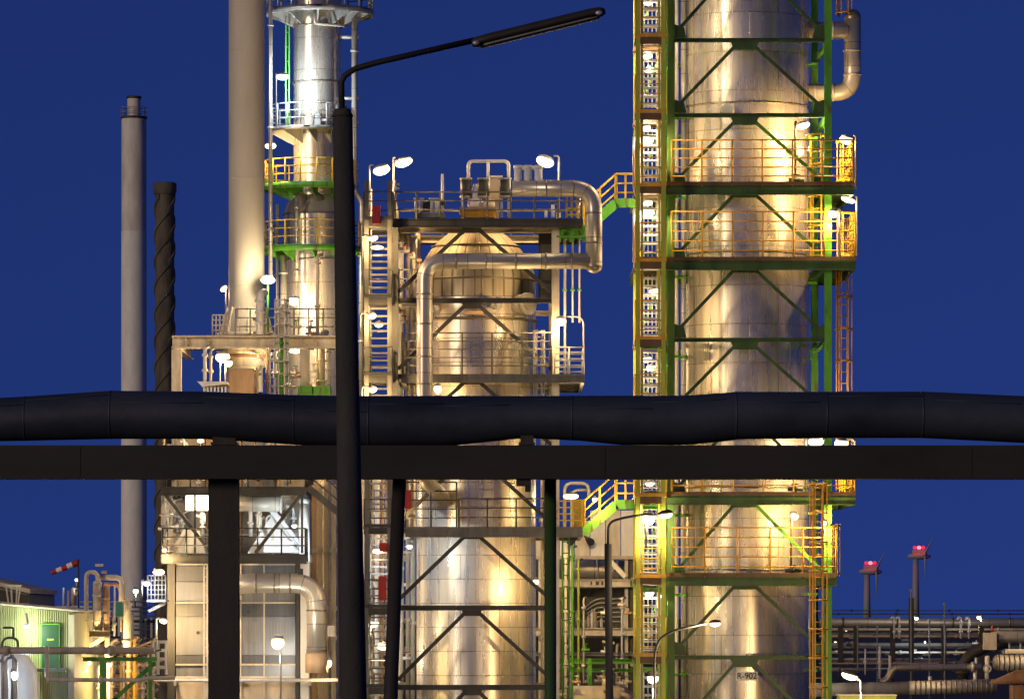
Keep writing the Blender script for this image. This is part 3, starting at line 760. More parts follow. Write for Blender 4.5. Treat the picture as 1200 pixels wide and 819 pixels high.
# stair tower (white, galvanised)
MS = [258, 349, 440, 531, 618, 712, 805, 898]
t, _ = stair_tower('galvanised open stair tower with dark landings left of the domed vessel', 427, 459, MF-.6, MF+2.2, MS, M['steel'], M['dark'], M['dark'], M['grey'], M['dark'], 8, 33, 5, flip=1, treads=11, nrails=3)
for px, y0, y1, lab, nm in ((441, 241, 262, 'red hose cabinet near the top of the galvanised stair tower', 'hose_cabinet'), (449, 636, 646, 'small red box under the deck landing of the galvanised stair tower', 'hose_cabinet'), (448, 675, 703, 'dark red hose cabinet on the galvanised stair tower landing, half way down', 'hose_cabinet'), (477.5, 574, 596, 'red panel hung beside the reactor under the foreground pipe', 'hose_cabinet')):
    t = thing(nm, lab, 'cabinet', W(px, y1, MF-.7))
    part('cabinet_body', MB().pbox(px-4.6, y0, px+4.6, y1, MF-.9, .25), M['red'], t)
    part('cabinet_door', MB().pbox(px-3.9, y0+1.2, px+3.9, y1-1.2, MF-.925, .022), M['red'], t)
    part('handle', MB().pbox(px+2.4, (y0+y1)/2-1.5, px+3.1, (y0+y1)/2+1.5, MF-.95, .024), M['dark'], t)
for k, px in enumerate((424, 430, 436, 442, 448, 455, 460)):   # pipe wall behind the lower stair tower
    dd = MBK+.8+.2*(k % 3); r_ = (2.6, 3.4, 2.2, 3.0, 2.4, 3.6, 2)[k]; mt = M[('cream','white','beige','white','tan','cream','white')[k]]
    t = thing('riser_pipe', 'pale upright pipe seen through the lower flights of the galvanised stair tower', 'pipe', W(px, 1010, dd), 'upright pipes behind the galvanised stair tower')
    part('pipe_body', MB().tube([W(px, 1010, dd), W(px, 500+7*k, dd), W(px+6, 498+7*k, dd)], S(r_, dd), 10, bend=.15), mt, t)
    for j in range(5): part('flange', MB().ring(W(px, 560+R.uniform(0, 14)+j*55, dd), (0,0,1), S(r_+1.5, dd), .05, .08, 14), mt, t)
for k in range(9):
    py = 575+k*27+R.uniform(-5, 5); dd = MBK+1.6; mt = M[('beige','white','cream')[k % 3]]
    t = thing('level_pipe', 'pale level pipe crossing behind the lower flights of the galvanised stair tower', 'pipe', W(424, py, dd), 'level pipes behind the galvanised stair tower')
    part('pipe_body', MB().tube([W(418, py, dd), W(486, py, dd)], S(R.uniform(1.2, 4.5), dd), 10), mt, t); part('flange', MB().ring(W(452, py, dd), (1,0,0), S(5.2, dd), .06, .08, 14), mt, t)
# vertical pipes between stair tower and vessel
for k, (px, r_, mt, y0, y1) in enumerate(((470, 3.4, 'cream', 270, 1010), (478, 2.6, 'beige', 262, 1010), (484, 3.0, 'cream', 285, 1010), (491, 2.0, 'tan', 275, 460), (467, 1.4, 'white', 300, 460), (488, 1.6, 'white', 270, 430), (636, 2.6, 'cream', 400, 1010), (643, 2.2, 'beige', 455, 1010))):
    dd = MBK-.8 + .15*k
    t = thing('riser_pipe', ['thickest cream riser next to the left frame post of the domed vessel', 'beige riser second from the left frame post of the domed vessel', 'cream riser close to the left flank of the domed vessel', 'short tan riser beside the dome shoulder', 'thin white riser against the left frame post, upper part', 'thin white riser beside the thick bent pipe, upper part', 'cream riser on the right flank of the domed vessel', 'beige riser behind the right cream frame post'][k], 'pipe', W(px, y1, dd))
    part('pipe_body', MB().tube([W(px, y1, dd), W(px, y0, dd), W(px, y0, dd+.8)], S(r_, dd), 10, bend=.15), M[mt], t)
    for j in range(3):
        y = y0 + (min(y1, 819)-y0)*(j+.5)/3
        part('flange', MB().ring(W(px, y, dd), (0,0,1), S(r_+1.6, dd), .06, .09, 16), M[mt], t)
for k in range(16):   # small fittings between the stair tower and the vessel
    px, py = R.uniform(466, 486), R.choice((R.uniform(275, 455), R.uniform(570, 815))); dd = MBK-1.6+R.uniform(-.5, .5)
    t = thing('pipe_valve', 'small pale valve on the risers left of the domed vessel', 'valve', W(px, py, dd), 'valves on the risers left of the domed vessel')
    part('valve_body', MB().cyl(W(px-5, py, dd), W(px+5, py, dd), S(1.9, dd), n=10).cyl(W(px, py, dd), W(px, py-6, dd), S(1.2, dd), n=8), M[R.choice(('cream','white','beige'))], t)
    part('handwheel', MB().ring(W(px, py-6.5, dd), (0,0,1), S(3.2, dd), .025, .03, 14), M[R.choice(('dark','white','red'))], t)
# access ladders by the right post
ladder('grey ladder from the middle deck down behind the foreground pipe', 632, 388, 470, MF+.3, M['grey'], 6, True, 'ladders on the middle reactor')
ladder('green tinted ladder under the lower deck right of the domed vessel', 663, 628, 1010, MF+.4, M['green'], 7, False, 'ladders on the middle reactor')

# lamps of the middle reactor
G3 = 'lamps round the middle reactor'
lamp('left oval lamp of the pair above the galvanised stair tower', 447, 199, MF+1.6, (433, 262), WARM, 300, 10, 5.5, -14, group=G3, thick=1.1)
lamp('right oval lamp of the pair above the galvanised stair tower', 473, 190, MF+2.2, (461, 258), WARM, 420, 10.5, 5, -16, group=G3, thick=1.1)
lamp('oval lamp on a thin pole at the right of the top deck', 639, 189, MF+2.2, (655, 254), WARM, 420, 10.5, 6, 18, group=G3, thick=1.1)
lamp('swan-neck lamp high on the galvanised stair tower, above the disc lamp', 437, 279, MF-1.0, (424.5, 335), WARM, 90, 6, 3.2, -10, group=G3)
lamp('flat disc lamp below the swan-neck lamp on the galvanised stair tower', 442, 290, MF+.9, None, WARM, 80, 7.5, 2.2, 0, group=G3)
lamp('swan-neck lamp by the second landing of the galvanised stair tower', 436, 370, MF-1.0, (422, 392), WARM, 90, 5, 3.5, -10, group=G3)
lamp('small lamp under the second landing of the galvanised stair tower', 444, 380, MF+.9, None, WARM, 80, 5, 3.2, 0, group=G3)
lamp('swan-neck lamp just above the foreground pipe at the galvanised stair tower', 437, 456, MF-1.0, (424, 485), WARM, 90, 5, 3.5, -10, group=G3)
lamp('round lamp on the right cream post beside the railed deck end', 657, 376, MF-.3, (684, 440), WARM, 230, 6.5, 5, 0, group=G3, thick=.9)
lamp('tiny round lamp on the left frame post below the foreground pipe', 465, 592, MF-.3, None, WARM, 40, 2.6, 2.6, 0, group=G3)
lamp('small lamp beside the red box on the galvanised stair tower', 443, 645, MF+.9, None, WARM, 80, 6, 3, 0, group=G3)
lamp('upper of two blurred lamps low in the galvanised stair tower', 437, 731, MF+.9, None, NEUT, 80, 7, 3.5, -8, group=G3)
lamp('lower and brighter of two lamps low in the galvanised stair tower', 449, 757, MF+.9, None, NEUT, 110, 7, 4, 0, group=G3)
lamp('flat oval lamp right of the lower deck beside the yellow gate', 669, 581, MF+4.5, None, WARM, 800, 9, 3.4, 0, group=G3)
lamp('small round lamp low on the right flank of the domed vessel', 628, 681, MF+.4, None, WARM, 200, 3.6, 3.2, 0, group=G3)
lamp('cool white floodlight lighting the vessel shell blue, left frame post', 480, 640, MF+.3, None, COOL, 210, 3, 2.5, 0, group=G3)
lamp('small lamp against the vessel shell under the middle deck, left side', 513, 455, MF+.7, None, WARM, 130, 4.5, 5, 0, group=G3)
# ============================================================ CHIMNEYS
CD = 135.0
cx, cr = W(289, 0, CD).x, S(21, CD)
t = thing('chimney', 'thick pale smooth chimney cut off by the top edge, beside the stepped column', 'chimney', (cx, CD, zpx(395, CD)))
zb = zpx(395, CD)
part('shaft', MB().lathe(cx, CD, [(cr, zb), (cr, zpx(-420, CD))], 48), M['chim'], t)
part('base_skirt', MB().lathe(cx, CD, [(cr*1.32, zb), (cr*1.22, zpx(372, CD)), (cr*1.03, zpx(361, CD))], 40), M['chim'], t)
for k in range(14):
    a = 2*math.pi*k/14+.1; n_ = V((math.sin(a), -math.cos(a), 0)); c = V((cx, CD, 0))
    part('base_rib', MB().prism([c+n_*cr*1.04+V((0,0,zpx(360,CD))), c+n_*cr*1.15+V((0,0,zpx(362,CD))), c+n_*cr*1.55+V((0,0,zb+.03)), c+n_*cr*1.04+V((0,0,zb+.03))], V((-n_.y, n_.x, 0))*.05), M['cream'], t)
part('base_flange', MB().ring((cx, CD, zb+.06), (0,0,1), cr*1.65, .4, .1, 40), M['cream'], t)
for y in (60, 210, 335): part('weld_band', MB().ring((cx, CD, zpx(y, CD)), (0,0,1), cr+.008, .03, .03, 48), M['chim'], t)

d2 = 250.0; cx, cr = W(157, 0, d2).x, S(14.6, d2)
t = thing('chimney', 'slim grey far chimney with a narrower dark rimmed top', 'chimney', (cx, d2, 0))
part('shaft', MB().lathe(cx, d2, [(cr, zpx(272, d2)), (cr, zpx(138, d2))], 40), M['dchim'], t)
part('lower_shaft', MB().lathe(cx, d2, [(cr*1.05, 0), (cr*1.015, zpx(271.5, d2))], 40), M['lchim'], t)
part('top_pipe', MB().lathe(cx, d2, [(cr*.53, zpx(140, d2)), (cr*.53, zpx(115, d2))], 28), M['dchim'], t)
part('rim', MB().ring((cx, d2, zpx(114.6, d2)), (0,0,1), cr*.6, .2, .12, 28), M['dark'], t)
part('shoulder', MB().lathe(cx, d2, [(cr, zpx(138.4, d2)), (cr*.5, zpx(137, d2))], 40), M['dark'], t)
part('gallery', MB().ring((cx, d2, zpx(138.4, d2)), (0,0,1), cr*1.06, .12, .12, 32), M['dark'], t)
gz = zpx(138.4, d2); rl = MB()
for h in (.3, .55): rl.tube([(cx+cr*1.04*math.cos(a), d2+cr*1.04*math.sin(a), gz+h) for a in [i*2*math.pi/24 for i in range(25)]], .018, 5)
ro = part('railing', rl, M['grey'], t)
for k in range(10):
    a = 2*math.pi*k/10; x, y = cx+cr*1.04*math.cos(a), d2+cr*1.04*math.sin(a); part('railing_post', MB().tube([(x,y,gz), (x,y,gz+.56)], .018, 5), M['grey'], ro)

d3 = 200.0; cx, cr = W(193, 0, d3).x, S(11.2, d3)
t = thing('chimney', 'dark narrow chimney wrapped in spiral fins, behind the furnace', 'chimney', (cx, d3, 0))
zt = zpx(217, d3)
part('shaft', MB().lathe(cx, d3, [(cr, 0), (cr, zt)], 32), M['strake'], t)
part('collar', MB().lathe(cx, d3, [(cr*1.12, zpx(228, d3)), (cr*1.24, zpx(225, d3)), (cr*1.24, zpx(215, d3)), (cr*1.0, zpx(214, d3))], 32), M['strake'], t)
for s_ in range(3):
    mb = MB(); turns, n_ = 4.2, 150; z0_ = zpx(760, d3)
    pts = []
    for i in range(n_+1):
        u = i/n_; a = 2*math.pi*(turns*u*1.35 + s_/3); z = z0_ + (zt-.5-z0_)*u
        pts.append(((cx+cr*.97*math.cos(a), d3+cr*.97*math.sin(a), z), (cx+cr*1.13*math.cos(a), d3+cr*1.13*math.sin(a), z)))
    b0 = len(mb.v)
    for p, q in pts:
        for w_ in (-.11, .11): mb.v += [(p[0], p[1], p[2]+w_), (q[0], q[1], q[2]+w_)]
    for i in range(n_):
        a, b = b0+i*4, b0+(i+1)*4
        for e, f in ((0,1),(1,3),(3,2),(2,0)): mb.face([a+e, a+f, b+f, b+e])
    part('spiral_fin', mb, M['strake'], t)

# ============================================================ STEPPED COLUMN (left)
LD = 146.0
lx = W(372, 0, LD).x; L = lambda px: S(px, LD)
zz = lambda py: zpx(py, LD)
t = thing('stepped_column', 'stepped silver column with ring platforms behind the street lamp post', 'column', (lx, LD, 0))
part('upper_shell', MB().lathe(lx, LD, [(L(28), zz(232)), (L(28), zz(24)), (L(28), zz(-200))], 56), M['clad'], t)
part('shoulder_cone', MB().lathe(lx, LD, [(L(40), zz(252)), (L(36), zz(240)), (L(28.2), zz(230))], 56), M['cladd'], t)
part('lower_shell', MB().lathe(lx, LD, [(L(40), .02), (L(40), zz(252))], 56), M['clad'], t)
for y, r_ in ((32, 29.5), (98, 29.5), (150, 29), (252, 41), (306, 41.5)): part('stiffener_ring', MB().ring((lx, LD, zz(y)), (0,0,1), L(r_), L(2.5), .06, 48), M['cladd'], t)
for dx, r_, y0, y1 in ((-18, 8, 232, 250), (0, 11, 228, 250)):
    part('shoulder_bulge', MB().ell((lx+L(dx), LD-L(30), zz(248)), L(r_+2), L(6), L(20), 18, 10), M['cladd'], t)
def ring_platform(label, px0, px1, py, rin, mat, rmat, rail_px, edge=7, nr=3, ang=(-100, 100)):
    ro_ = L((px1-px0)/2); cxp = W((px0+px1)/2, 0, LD).x
    t = thing('ring_platform', label, 'platform', (cxp, LD, zz(py)), 'ring platforms of the stepped column')
    part('deck', MB().ring((cxp, LD, zz(py)-.04), (0,0,1), ro_, ro_-abs(L(rin)), .06, 44), mat, t)
    part('edge_channel', MB().ring((cxp, LD, zz(py+edge*.5)), (0,0,1), ro_, .05, L(edge)*.9, 44), mat, t)
    for k in range(9):
        a = math.radians(-150 + k*300/8); n_ = V((math.sin(a), -math.cos(a), 0)); c = V((cxp, LD, 0)); c2 = V((lx, LD, 0))
        part('bracket', MB().prism([c+n_*ro_*.98+V((0,0,zz(py+2))), c+n_*ro_*.98+V((0,0,zz(py+5))), c2+n_*L(rin)*.97+V((0,0,zz(py+20))), c2+n_*L(rin)*.97+V((0,0,zz(py+2)))], V((-n_.y, n_.x, 0))*.04), mat, t)
    if rail_px:
        pts = [V((cxp+ro_*.98*math.sin(math.radians(q)), LD-ro_*.98*math.cos(math.radians(q)), zz(py))) for q in range(ang[0]*2//2-50, ang[1]+51, 20)]
        railing(t, pts, L(rail_px), nr, rmat, .9, .02, .026)
    return t
ring_platform('wide grey ring platform at the top edge of the picture on the stepped column', 312, 438, 13, 28, M['mid'], M['mid'], 26, 7)
ring_platform('grey ring platform lit bluish white by the lamp above, on the stepped column', 315, 408, 151, 28, M['mid'], M['mid'], 26, 5)
ring_platform('upper green ring platform with yellow railing on the stepped column', 308, 420, 217, 29, M['green'], M['yellow'], 27, 8)
ring_platform('lower green ring platform with yellow railing on the stepped column', 306, 426, 290, 40, M['green'], M['yellow'], 28, 8)
t = thing('utility_box', 'small grey valve box on the bluish lit ring platform', 'box', (W(378, 150, LD-L(32)).x, LD-L(30), zz(150)))
part('box_body', MB().pbox(366, 133, 376, 148, LD-L(38), .3), M['grey'], t); part('pipe_stub', MB().tube([W(376,141,LD-L(36)), W(384,141,LD-L(36)), W(384,150,LD-L(36))], .06, 8), M['mid'], t)
for px, py0, py1, off, r_, lab in ((317, -150, 330, -1.2, 2.4, 'thin straight riser between the thick chimney and the stepped column'), (332, 300, 460, -.9, 4, 'silver riser hugging the left flank of the stepped column'), (325, 240, 460, -.2, 2, 'thin riser second from the left flank of the stepped column'),
                                   (348, 232, 330, -1.3, 2, 'slim silver riser in front of the lower stepped column')):
    t = thing('riser_pipe', lab, 'pipe', W(px, py1, LD+off))
    part('pipe_body', MB().tube([W(px, py1, LD+off), W(px, py0, LD+off)], L(r_), 10), M['cladp'], t)
    for k in range(4): part('clip', MB().ring(W(px, py0+(py1-py0)*(k+.5)/4, LD+off), (0,0,1), L(r_+1.3), .05, .06, 14), M['mid'], t)
t = thing('riser_pipe', 'long pale riser right of the street lamp post, kinked at half height', 'pipe', W(424, 460, LD))
part('pipe_body', MB().tube([W(424, 470, LD-.4), W(424, 236, LD-.4), W(415.5, 224, LD-.4), W(415.5, 22, LD-.4)], L(3.6), 12, bend=.12), M['cladp'], t)
for y in (44, 116, 144): part('support_arm', MB().tube([W(392, y, LD-.2), W(421, y, LD-.4)], L(2.2), 8), M['mid'], t)
for y in (60, 200, 300, 400): part('clip', MB().ring(W(415.5 if y < 224 else 424, y, LD-.4), (0,0,1), L(5), .06, .07, 14), M['mid'], t)
ladder('thin green tinted ladder left of the upper stepped column', 337, 30, 148, LD-.5, M['green'], 3.5, False, 'ladders on the stepped column', 16)
t = thing('pipe_loop', 'small bent pipe hanging under the top ring platform of the stepped column', 'pipe', W(375, 30, LD-L(31)))
part('pipe_body', MB().tube([W(369, 10, LD-L(33)), W(369, 28, LD-L(33)), W(404, 31, LD-L(31))], L(1.5), 8, bend=.1), M['cream'], t)
G4 = 'lamps on the stepped column'
lamp('cool white lamp head on a thin mast, lighting the stepped column bluish', 331, 90, LD-1.9, (323.5, 149), COOL, 330, 7.5, 3.6, 0, group=G4, thick=.8, off=(.15, .1, -.3))
lamp('double warm lamp under the bluish lit ring platform', 317, 171, LD-1.0, None, WARM, 180, 6.5, 3.5, 0, group=G4)
lamp('very bright white floodlight between thick chimney and stepped column', 314, 328, CD-1.0, (314, 392), NEUT, 110, 8.5, 4.5, 0, kind='pole', group=G4, polemat=M['green'], off=(0,-.3,.1))
lamp('bright lamp at the foot of the stepped column behind the small railings', 344, 352, LD-2.6, (350, 392), NEUT, 420, 6, 5, 0, group=G4, thick=.7)
lamp('tilted floodlight on a thin pole left of the thick chimney foot', 262, 338, CD+.5, (265, 394), WARM, 120, 4.5, 3, -40, kind='pole', group=G4, thick=.9)
lamp('cluster floodlight under the grey portal beam left of the drum', 261, 418, CD-3.6, (258, 470), WARM, 330, 8.5, 6, 0, kind='pole', group=G4, thick=.8)
lamp('small second lamp just right below the cluster floodlight', 268, 425, CD-3.7, (264, 470), WARM, 120, 4.5, 4, 0, kind='pole', group=G4, thick=.8)
lamp('white strip lamp under the portal beam near the green box', 346, 411, CD-1.5, None, NEUT, 240, 7.5, 2.6, 0, group=G4)

# ============================================================ PORTAL FRAME UNDER THE CHIMNEY
PF = 131.5
t = thing('portal_frame', 'heavy pale grey portal frame carrying the thick chimney', 'frame', W(290, 1000, PF+3))
for dd in (PF, PF+6.5):
    part('main_beam', MB().hbeam(W(202, 401, dd), W(398, 401, dd), .35, S(15, dd), t=.05), M['cream'], t)
    for px in (207, 357):
        part('column', MB().hbeam(W(px, 1005, dd), W(px, 409.5, dd), S(11, dd), .35, t=.04), M['cream'], t)
    for px in (217, 243, 335, 352, 368): part('stiffener', MB().pbox(px, 395.5, px+1.2, 406.5, dd-.16, .3), M['cream'], t)
for px in (205, 300, 395): part('cross_beam', MB().hbeam(W(px, 401, PF+.2), (W(px, 401, PF).x, PF+6.3, zpx(401, PF)), .2, S(13, PF)), M['cream'], t)
part('deck', MB().pbox(203, 393, 397, 394, PF-.15, 6.8), M['grey'], t)
o = thing('deck_railing', 'grey railing on the portal frame round the chimney foot', 'railing', W(276, 393, PF))
railing(o, [W(276, 393, PF-.1), W(396, 393, PF-.1)], S(31, PF), 3, M['grey'], S(17, PF))
o = thing('deck_railing', 'cream railing at the left end of the portal frame deck', 'railing', W(250, 393, PF))
railing(o, [W(249, 393, PF+.2), W(266, 393, PF+.2)], S(24, PF), 4, M['cream'], S(4.5, PF))
t = thing('drum', 'brown dented drum hanging under the portal frame', 'drum', W(286, 440, CD))
part('drum_shell', MB().lathe(W(287,0,CD).x, CD, [(S(21,CD), zpx(460,CD)), (S(21,CD), zpx(432,CD)), (S(26,CD), zpx(428,CD)), (S(26,CD), zpx(410,CD))], 40), M['cladd'], t)
part('drum_band', MB().ring((W(287,0,CD).x, CD, zpx(418,CD)), (0,0,1), S(27,CD), .06, .10, 40), M['rusty'], t)
t = thing('duct_box', 'tan sheet metal box in front of the hanging drum', 'box', W(285, 458, PF-.8))
part('box_body', MB().pbox(269, 433, 297, 470, PF-.9, 1.4), M['tan'], t)
part('flange', MB().pbox(268, 431.5, 298, 433, PF-.95, 1.5), M['beige'], t); part('side_pipe', MB().tube([W(301, 470, PF-.5), W(301, 436, PF-.5), W(307, 428, PF-.5)], S(2, PF), 8, bend=.1), M['cream'], t)
t = thing('canopy', 'white canopy with dark slats above the foreground pipe, left', 'canopy', W(248, 470, PF-.5))
part('canopy_roof', MB().prism([W(231, 447, PF-.8), W(266, 447, PF-.8), W(266, 450, PF-.8), W(237, 453, PF-.8)], (0, 1.6, 0)), M['white'], t)
for k in range(7): part('slat', MB().pbox(238+k*4.2, 453.5, 240+k*4.2, 475, PF-.7, .1), M['white'], t)
t = thing('green_skip', 'bright green open box beam above the foreground pipe, left of the lamp post', 'box', W(368, 466, PF-.6))
part('box_side', MB().pbox(349, 452, 366, 462, PF-.6, .9), M['green'], t); part('box_side', MB().pbox(367.5, 452, 387, 462, PF-.7, .9), M['green'], t); part('rim', MB().pbox(348, 461.5, 388, 470, PF-.75, 1.1), M['green'], t)
for k, (px, y0, y1, r_, mt) in enumerate(((240, 408, 470, 2, 'white'), (247, 410, 470, 1.4, 'cream'), (305, 345, 392, 5, 'white'), (331, 360, 470, 3, 'cream'), (313, 392, 470, 1.8, 'tan'), (377, 392, 470, 4, 'cream'), (384, 405, 470, 3, 'white'), (322, 412, 470, 2, 'white'), (372, 300, 460, 2.2, 'cream'))):
    dd = PF-.6+.25*k
    t = thing('riser_pipe', ['white riser left of the cluster floodlight', 'thin cream riser right beside the cluster floodlight', 'short stout white riser on the deck beside the white floodlight', 'cream riser behind the small deck railings', 'tan riser left of the green valve post', 'thick cream riser at the right end of the portal beam', 'white riser next to the thick cream one at the portal beam end', 'white riser under the portal deck right of the tan box', 'slim cream riser in front of the stepped column foot'][k], 'pipe', W(px, y1, dd))
    part('pipe_body', MB().tube([W(px, y1, dd), W(px, y0, dd), W(px+5, y0-2, dd+.3)], S(r_, dd), 10, bend=.12), M[mt], t)
    for j in range(3): part('flange', MB().ring(W(px, y0+8+(y1-y0-8)*j/3, dd), (0,0,1), S(r_+1.6, dd), .05, .07, 14), M[mt], t)
ladder('brown ladder cage standing on the portal deck in front of the white glare', 331, 351, 470, PF-.5, M['mid'], 8, True, 'ladders on the portal frame', 11, 14)
ladder('cream ladder under the portal deck left of the green box', 319, 400, 475, PF-.3, M['cream'], 5, False, 'ladders on the portal frame', 9)
for k in range(22):   # fittings in the bright corner at the foot of the column
    px, py = R.uniform(300, 386), R.uniform(372, 455); dd = PF+R.uniform(-.3, 2)
    t = thing('pipe_valve', 'small pale valve in the glare at the foot of the stepped column', 'valve', W(px, py, dd), 'valves at the foot of the stepped column')
    part('valve_body', MB().cyl(W(px-6, py, dd), W(px+6, py, dd), S(1.7, dd), n=10).cyl(W(px, py, dd), W(px, py-7, dd), S(1.1, dd), n=8), M[R.choice(('cream','white','tan','mid'))], t)
    part('handwheel', MB().ring(W(px, py-7.5, dd), (0,0,1), S(3.2, dd), .03, .03, 14), M[R.choice(('dark','white','green'))], t)
t = thing('green_valve', 'green valve post with a handwheel in front of the stepped column foot', 'valve', W(330, 470, PF-.9))
part('valve_stem', MB().cyl(W(330, 470, PF-.9), W(330, 396, PF-.9), S(2, PF), n=10), M['green'], t)
for y in (402, 425, 441): part('handwheel', MB().ring(W(330, y, PF-.9), (0,0,1), S(8, PF), .05, .05, 18), M['green'], t)

# ============================================================ FURNACE BUILDING
FD = 126.0
f = lambda py: zpx(py, FD)
t = thing('furnace_casing', 'big pale sheet metal furnace casing with dark corner columns behind the thick foreground post', 'furnace', W(280, 1010, FD+2))
part('core', MB().pbox(197, 659, 362, 1012, FD+.3, 5), M['sheet'], t)
# wall panels with seams between
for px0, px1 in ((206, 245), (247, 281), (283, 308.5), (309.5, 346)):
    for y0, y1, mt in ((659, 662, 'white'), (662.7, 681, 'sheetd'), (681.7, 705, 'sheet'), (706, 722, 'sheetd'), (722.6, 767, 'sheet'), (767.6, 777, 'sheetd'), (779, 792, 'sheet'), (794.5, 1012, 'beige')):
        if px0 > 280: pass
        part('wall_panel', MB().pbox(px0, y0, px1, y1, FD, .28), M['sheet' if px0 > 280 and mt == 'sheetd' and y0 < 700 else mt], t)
for px0, px1, mt in ((196, 205, 'dark'), (346.5, 351, 'dark'), (352, 362, 'white')): part('corner_column', MB().pbox(px0, 658, px1, 1012, FD-.12, .4), M[mt], t)
for px in (245.3, 281.3, 308.7): part('cover_strip', MB().pbox(px, 659, px+1.6, 1012, FD-.05, .05), M['cream'], t)
for y in (706, 778.3, 793): part('ledge', MB().pbox(205.5, y-1, 346, y+1, FD-.09, .09), M['cream'], t)
for px, py in ((232, 741), (291, 717)): part('peep_hole', MB().cyl(W(px, py, FD-.05), W(px, py, FD+.05), S(2, FD), n=12), M['dark'], t)
for px0, px1 in ((285, 306), (311, 343)):
    for k in range(9): part('lattice_grille', MB().bar(W(px0+(px1-px0)*k/9, 752, FD-.02), W(px0+(px1-px0)*k/9, 728, FD-.02), .03, .012), M['grey'], t)
t = thing('burner_housing', 'tan panelled burner housing at the back of the furnace decks', 'housing', W(285, 648, FD+3.4))
for k, (px0, px1) in enumerate(((204, 240), (241, 283), (284, 322), (323, 363))): part('housing_panel', MB().pbox(px0, 512, px1, 650, FD+3.4+.02*k, 1.2), M[('beige','tan','grey','beige')[k]], t)
for y in (540, 585, 625): part('housing_rib', MB().pbox(203, y, 364, y+2.5, FD+3.3, .09), M['mid'], t)
# furnace roof hood
t = thing('furnace_hood', 'white peaked hood above the furnace deck, lit bluish', 'hood', W(322, 648, FD+1.5))
part('hood_panel', MB().prism([W(290, 648, FD+1.2), W(352, 648, FD+1.2), W(322, 598, FD+1.2)], (0, 2.5, 0)), M['white'], t)
part('hood_rib', MB().bar(W(318, 597, FD+1.05), W(352, 640, FD+1.05), .12, .16), M['white'], t); part('hood_rib', MB().bar(W(326, 612, FD+1.0), W(348, 638, FD+1.0), .12, .09), M['grey'], t)
part('front_plate', MB().pbox(309, 634, 344, 647, FD+.7, .15), M['white'], t)
t = thing('furnace_hood', 'cream sloped hopper on the left half of the furnace deck', 'hood', W(222, 648, FD+1.5))
part('hood_panel', MB().prism([W(206, 648, FD+1.2), W(240, 648, FD+1.2), W(234, 622, FD+1.2), W(216, 620, FD+1.2)], (0, 1.6, 0)), M['cream'], t)
part('hood_rib', MB().bar(W(206, 640, FD+1.1), W(218, 620, FD+1.1), .1, .1), M['cream'], t)
t = thing('gas_bottle', 'white round topped bottle hanging left on the furnace deck', 'bottle', W(237, 614, FD+1))
part('bottle_body', MB().cyl(W(237.5, 614, FD+1), W(237.5, 603, FD+1), S(3.8, FD), n=16).ell(W(237.5, 603, FD+1), S(3.8, FD), S(3.8, FD), S(3.5, FD), 16, 8), M['white'], t)
part('bottle_neck', MB().cyl(W(237.5, 617, FD+1), W(237.5, 613, FD+1), S(2, FD), n=12), M['mid'], t)
# decks
t = platform('grey furnace deck with dark railing over the white casing', 189, 359, 649, FD-1.0, FD+.2, M['dark'], M['dark'], M['dark'], 30, 3, None, 9, 'flr', 30, 'decks of the furnace', toe=False)
t = platform('upper furnace deck directly under the dark foreground beam', 188, 359, 570, FD-1.0, FD+4, M['dark'], M['dark'], M['dark'], 34, 3, None, 8, 'flr', 36, 'decks of the furnace', toe=False)
t = thing('deck_bracing', 'dark frame of struts between the two furnace decks', 'frame', W(280, 648, FD-.8))
for p, q in (((190, 575), (248, 648)), ((352, 580), (299, 648))): part('brace', MB().bar(W(*p, FD-.9), W(*q, FD-.9), .05, .09), M['dark'], t)
for px, mt in ((193, 'mid'), (228.5, 'dark'), (354, 'dark')): part('upright', MB().bar(W(px, 648, FD-.85), W(px, 574, FD-.85), .06, .06), M[mt], t)
t = thing('gas_duct', 'fat short silver duct lying under the upper furnace deck', 'pipe', W(305, 595, FD+.6))
part('pipe_body', MB().cyl(W(270, 590, FD+.6), W(328, 590, FD+.6), S(9.5, FD), n=24), M['cladp'], t)
part('flange', MB().ring(W(329, 591, FD+.6), (1,0,0), S(10.5, FD), .25, .05, 24), M['white'], t)
t = thing('gas_duct', 'upright white round topped duct at the right end of the furnace decks', 'pipe', W(358, 690, FD+.4))
part('pipe_body', MB().cyl(W(357, 1010, FD+.6), W(357, 590, FD+.6), S(6.5, FD), n=24), M['white'], t)
part('duct_cap', MB().ell(W(357, 590, FD+.6), S(6.5, FD), S(6.5, FD), S(8, FD), 20, 10), M['white'], t)
t = thing('gas_duct', 'thick silver duct bending down in front of the furnace wall', 'pipe', W(371, 790, FD-1.3))
part('pipe_body', MB().tube([W(255, 715, FD-.3), W(270, 683, FD-1.3), W(371, 683, FD-1.3), W(371, 768, FD-1.3)], S(11.5, FD), 24, bend=S(26, FD), seg=8), M['cladp'], t)
part('end_sleeve', MB().cyl(W(371, 765, FD-1.3), W(371, 788, FD-1.3), S(13, FD), n=24), M['tan'], t)
for px, py, ax in ((300,683,'x'),(322,683,'x'),(340,683,'x'),(371,715,'z'),(371,762,'z')): part('band', MB().ring(W(px, py, FD-1.3), (1,0,0) if ax == 'x' else (0,0,1), S(12.2, FD), .05, .05, 24), M['cladp'], t)
part('hanger', MB().pbox(349, 666, 355, 673, FD-1.4, .2), M['dark'], t)
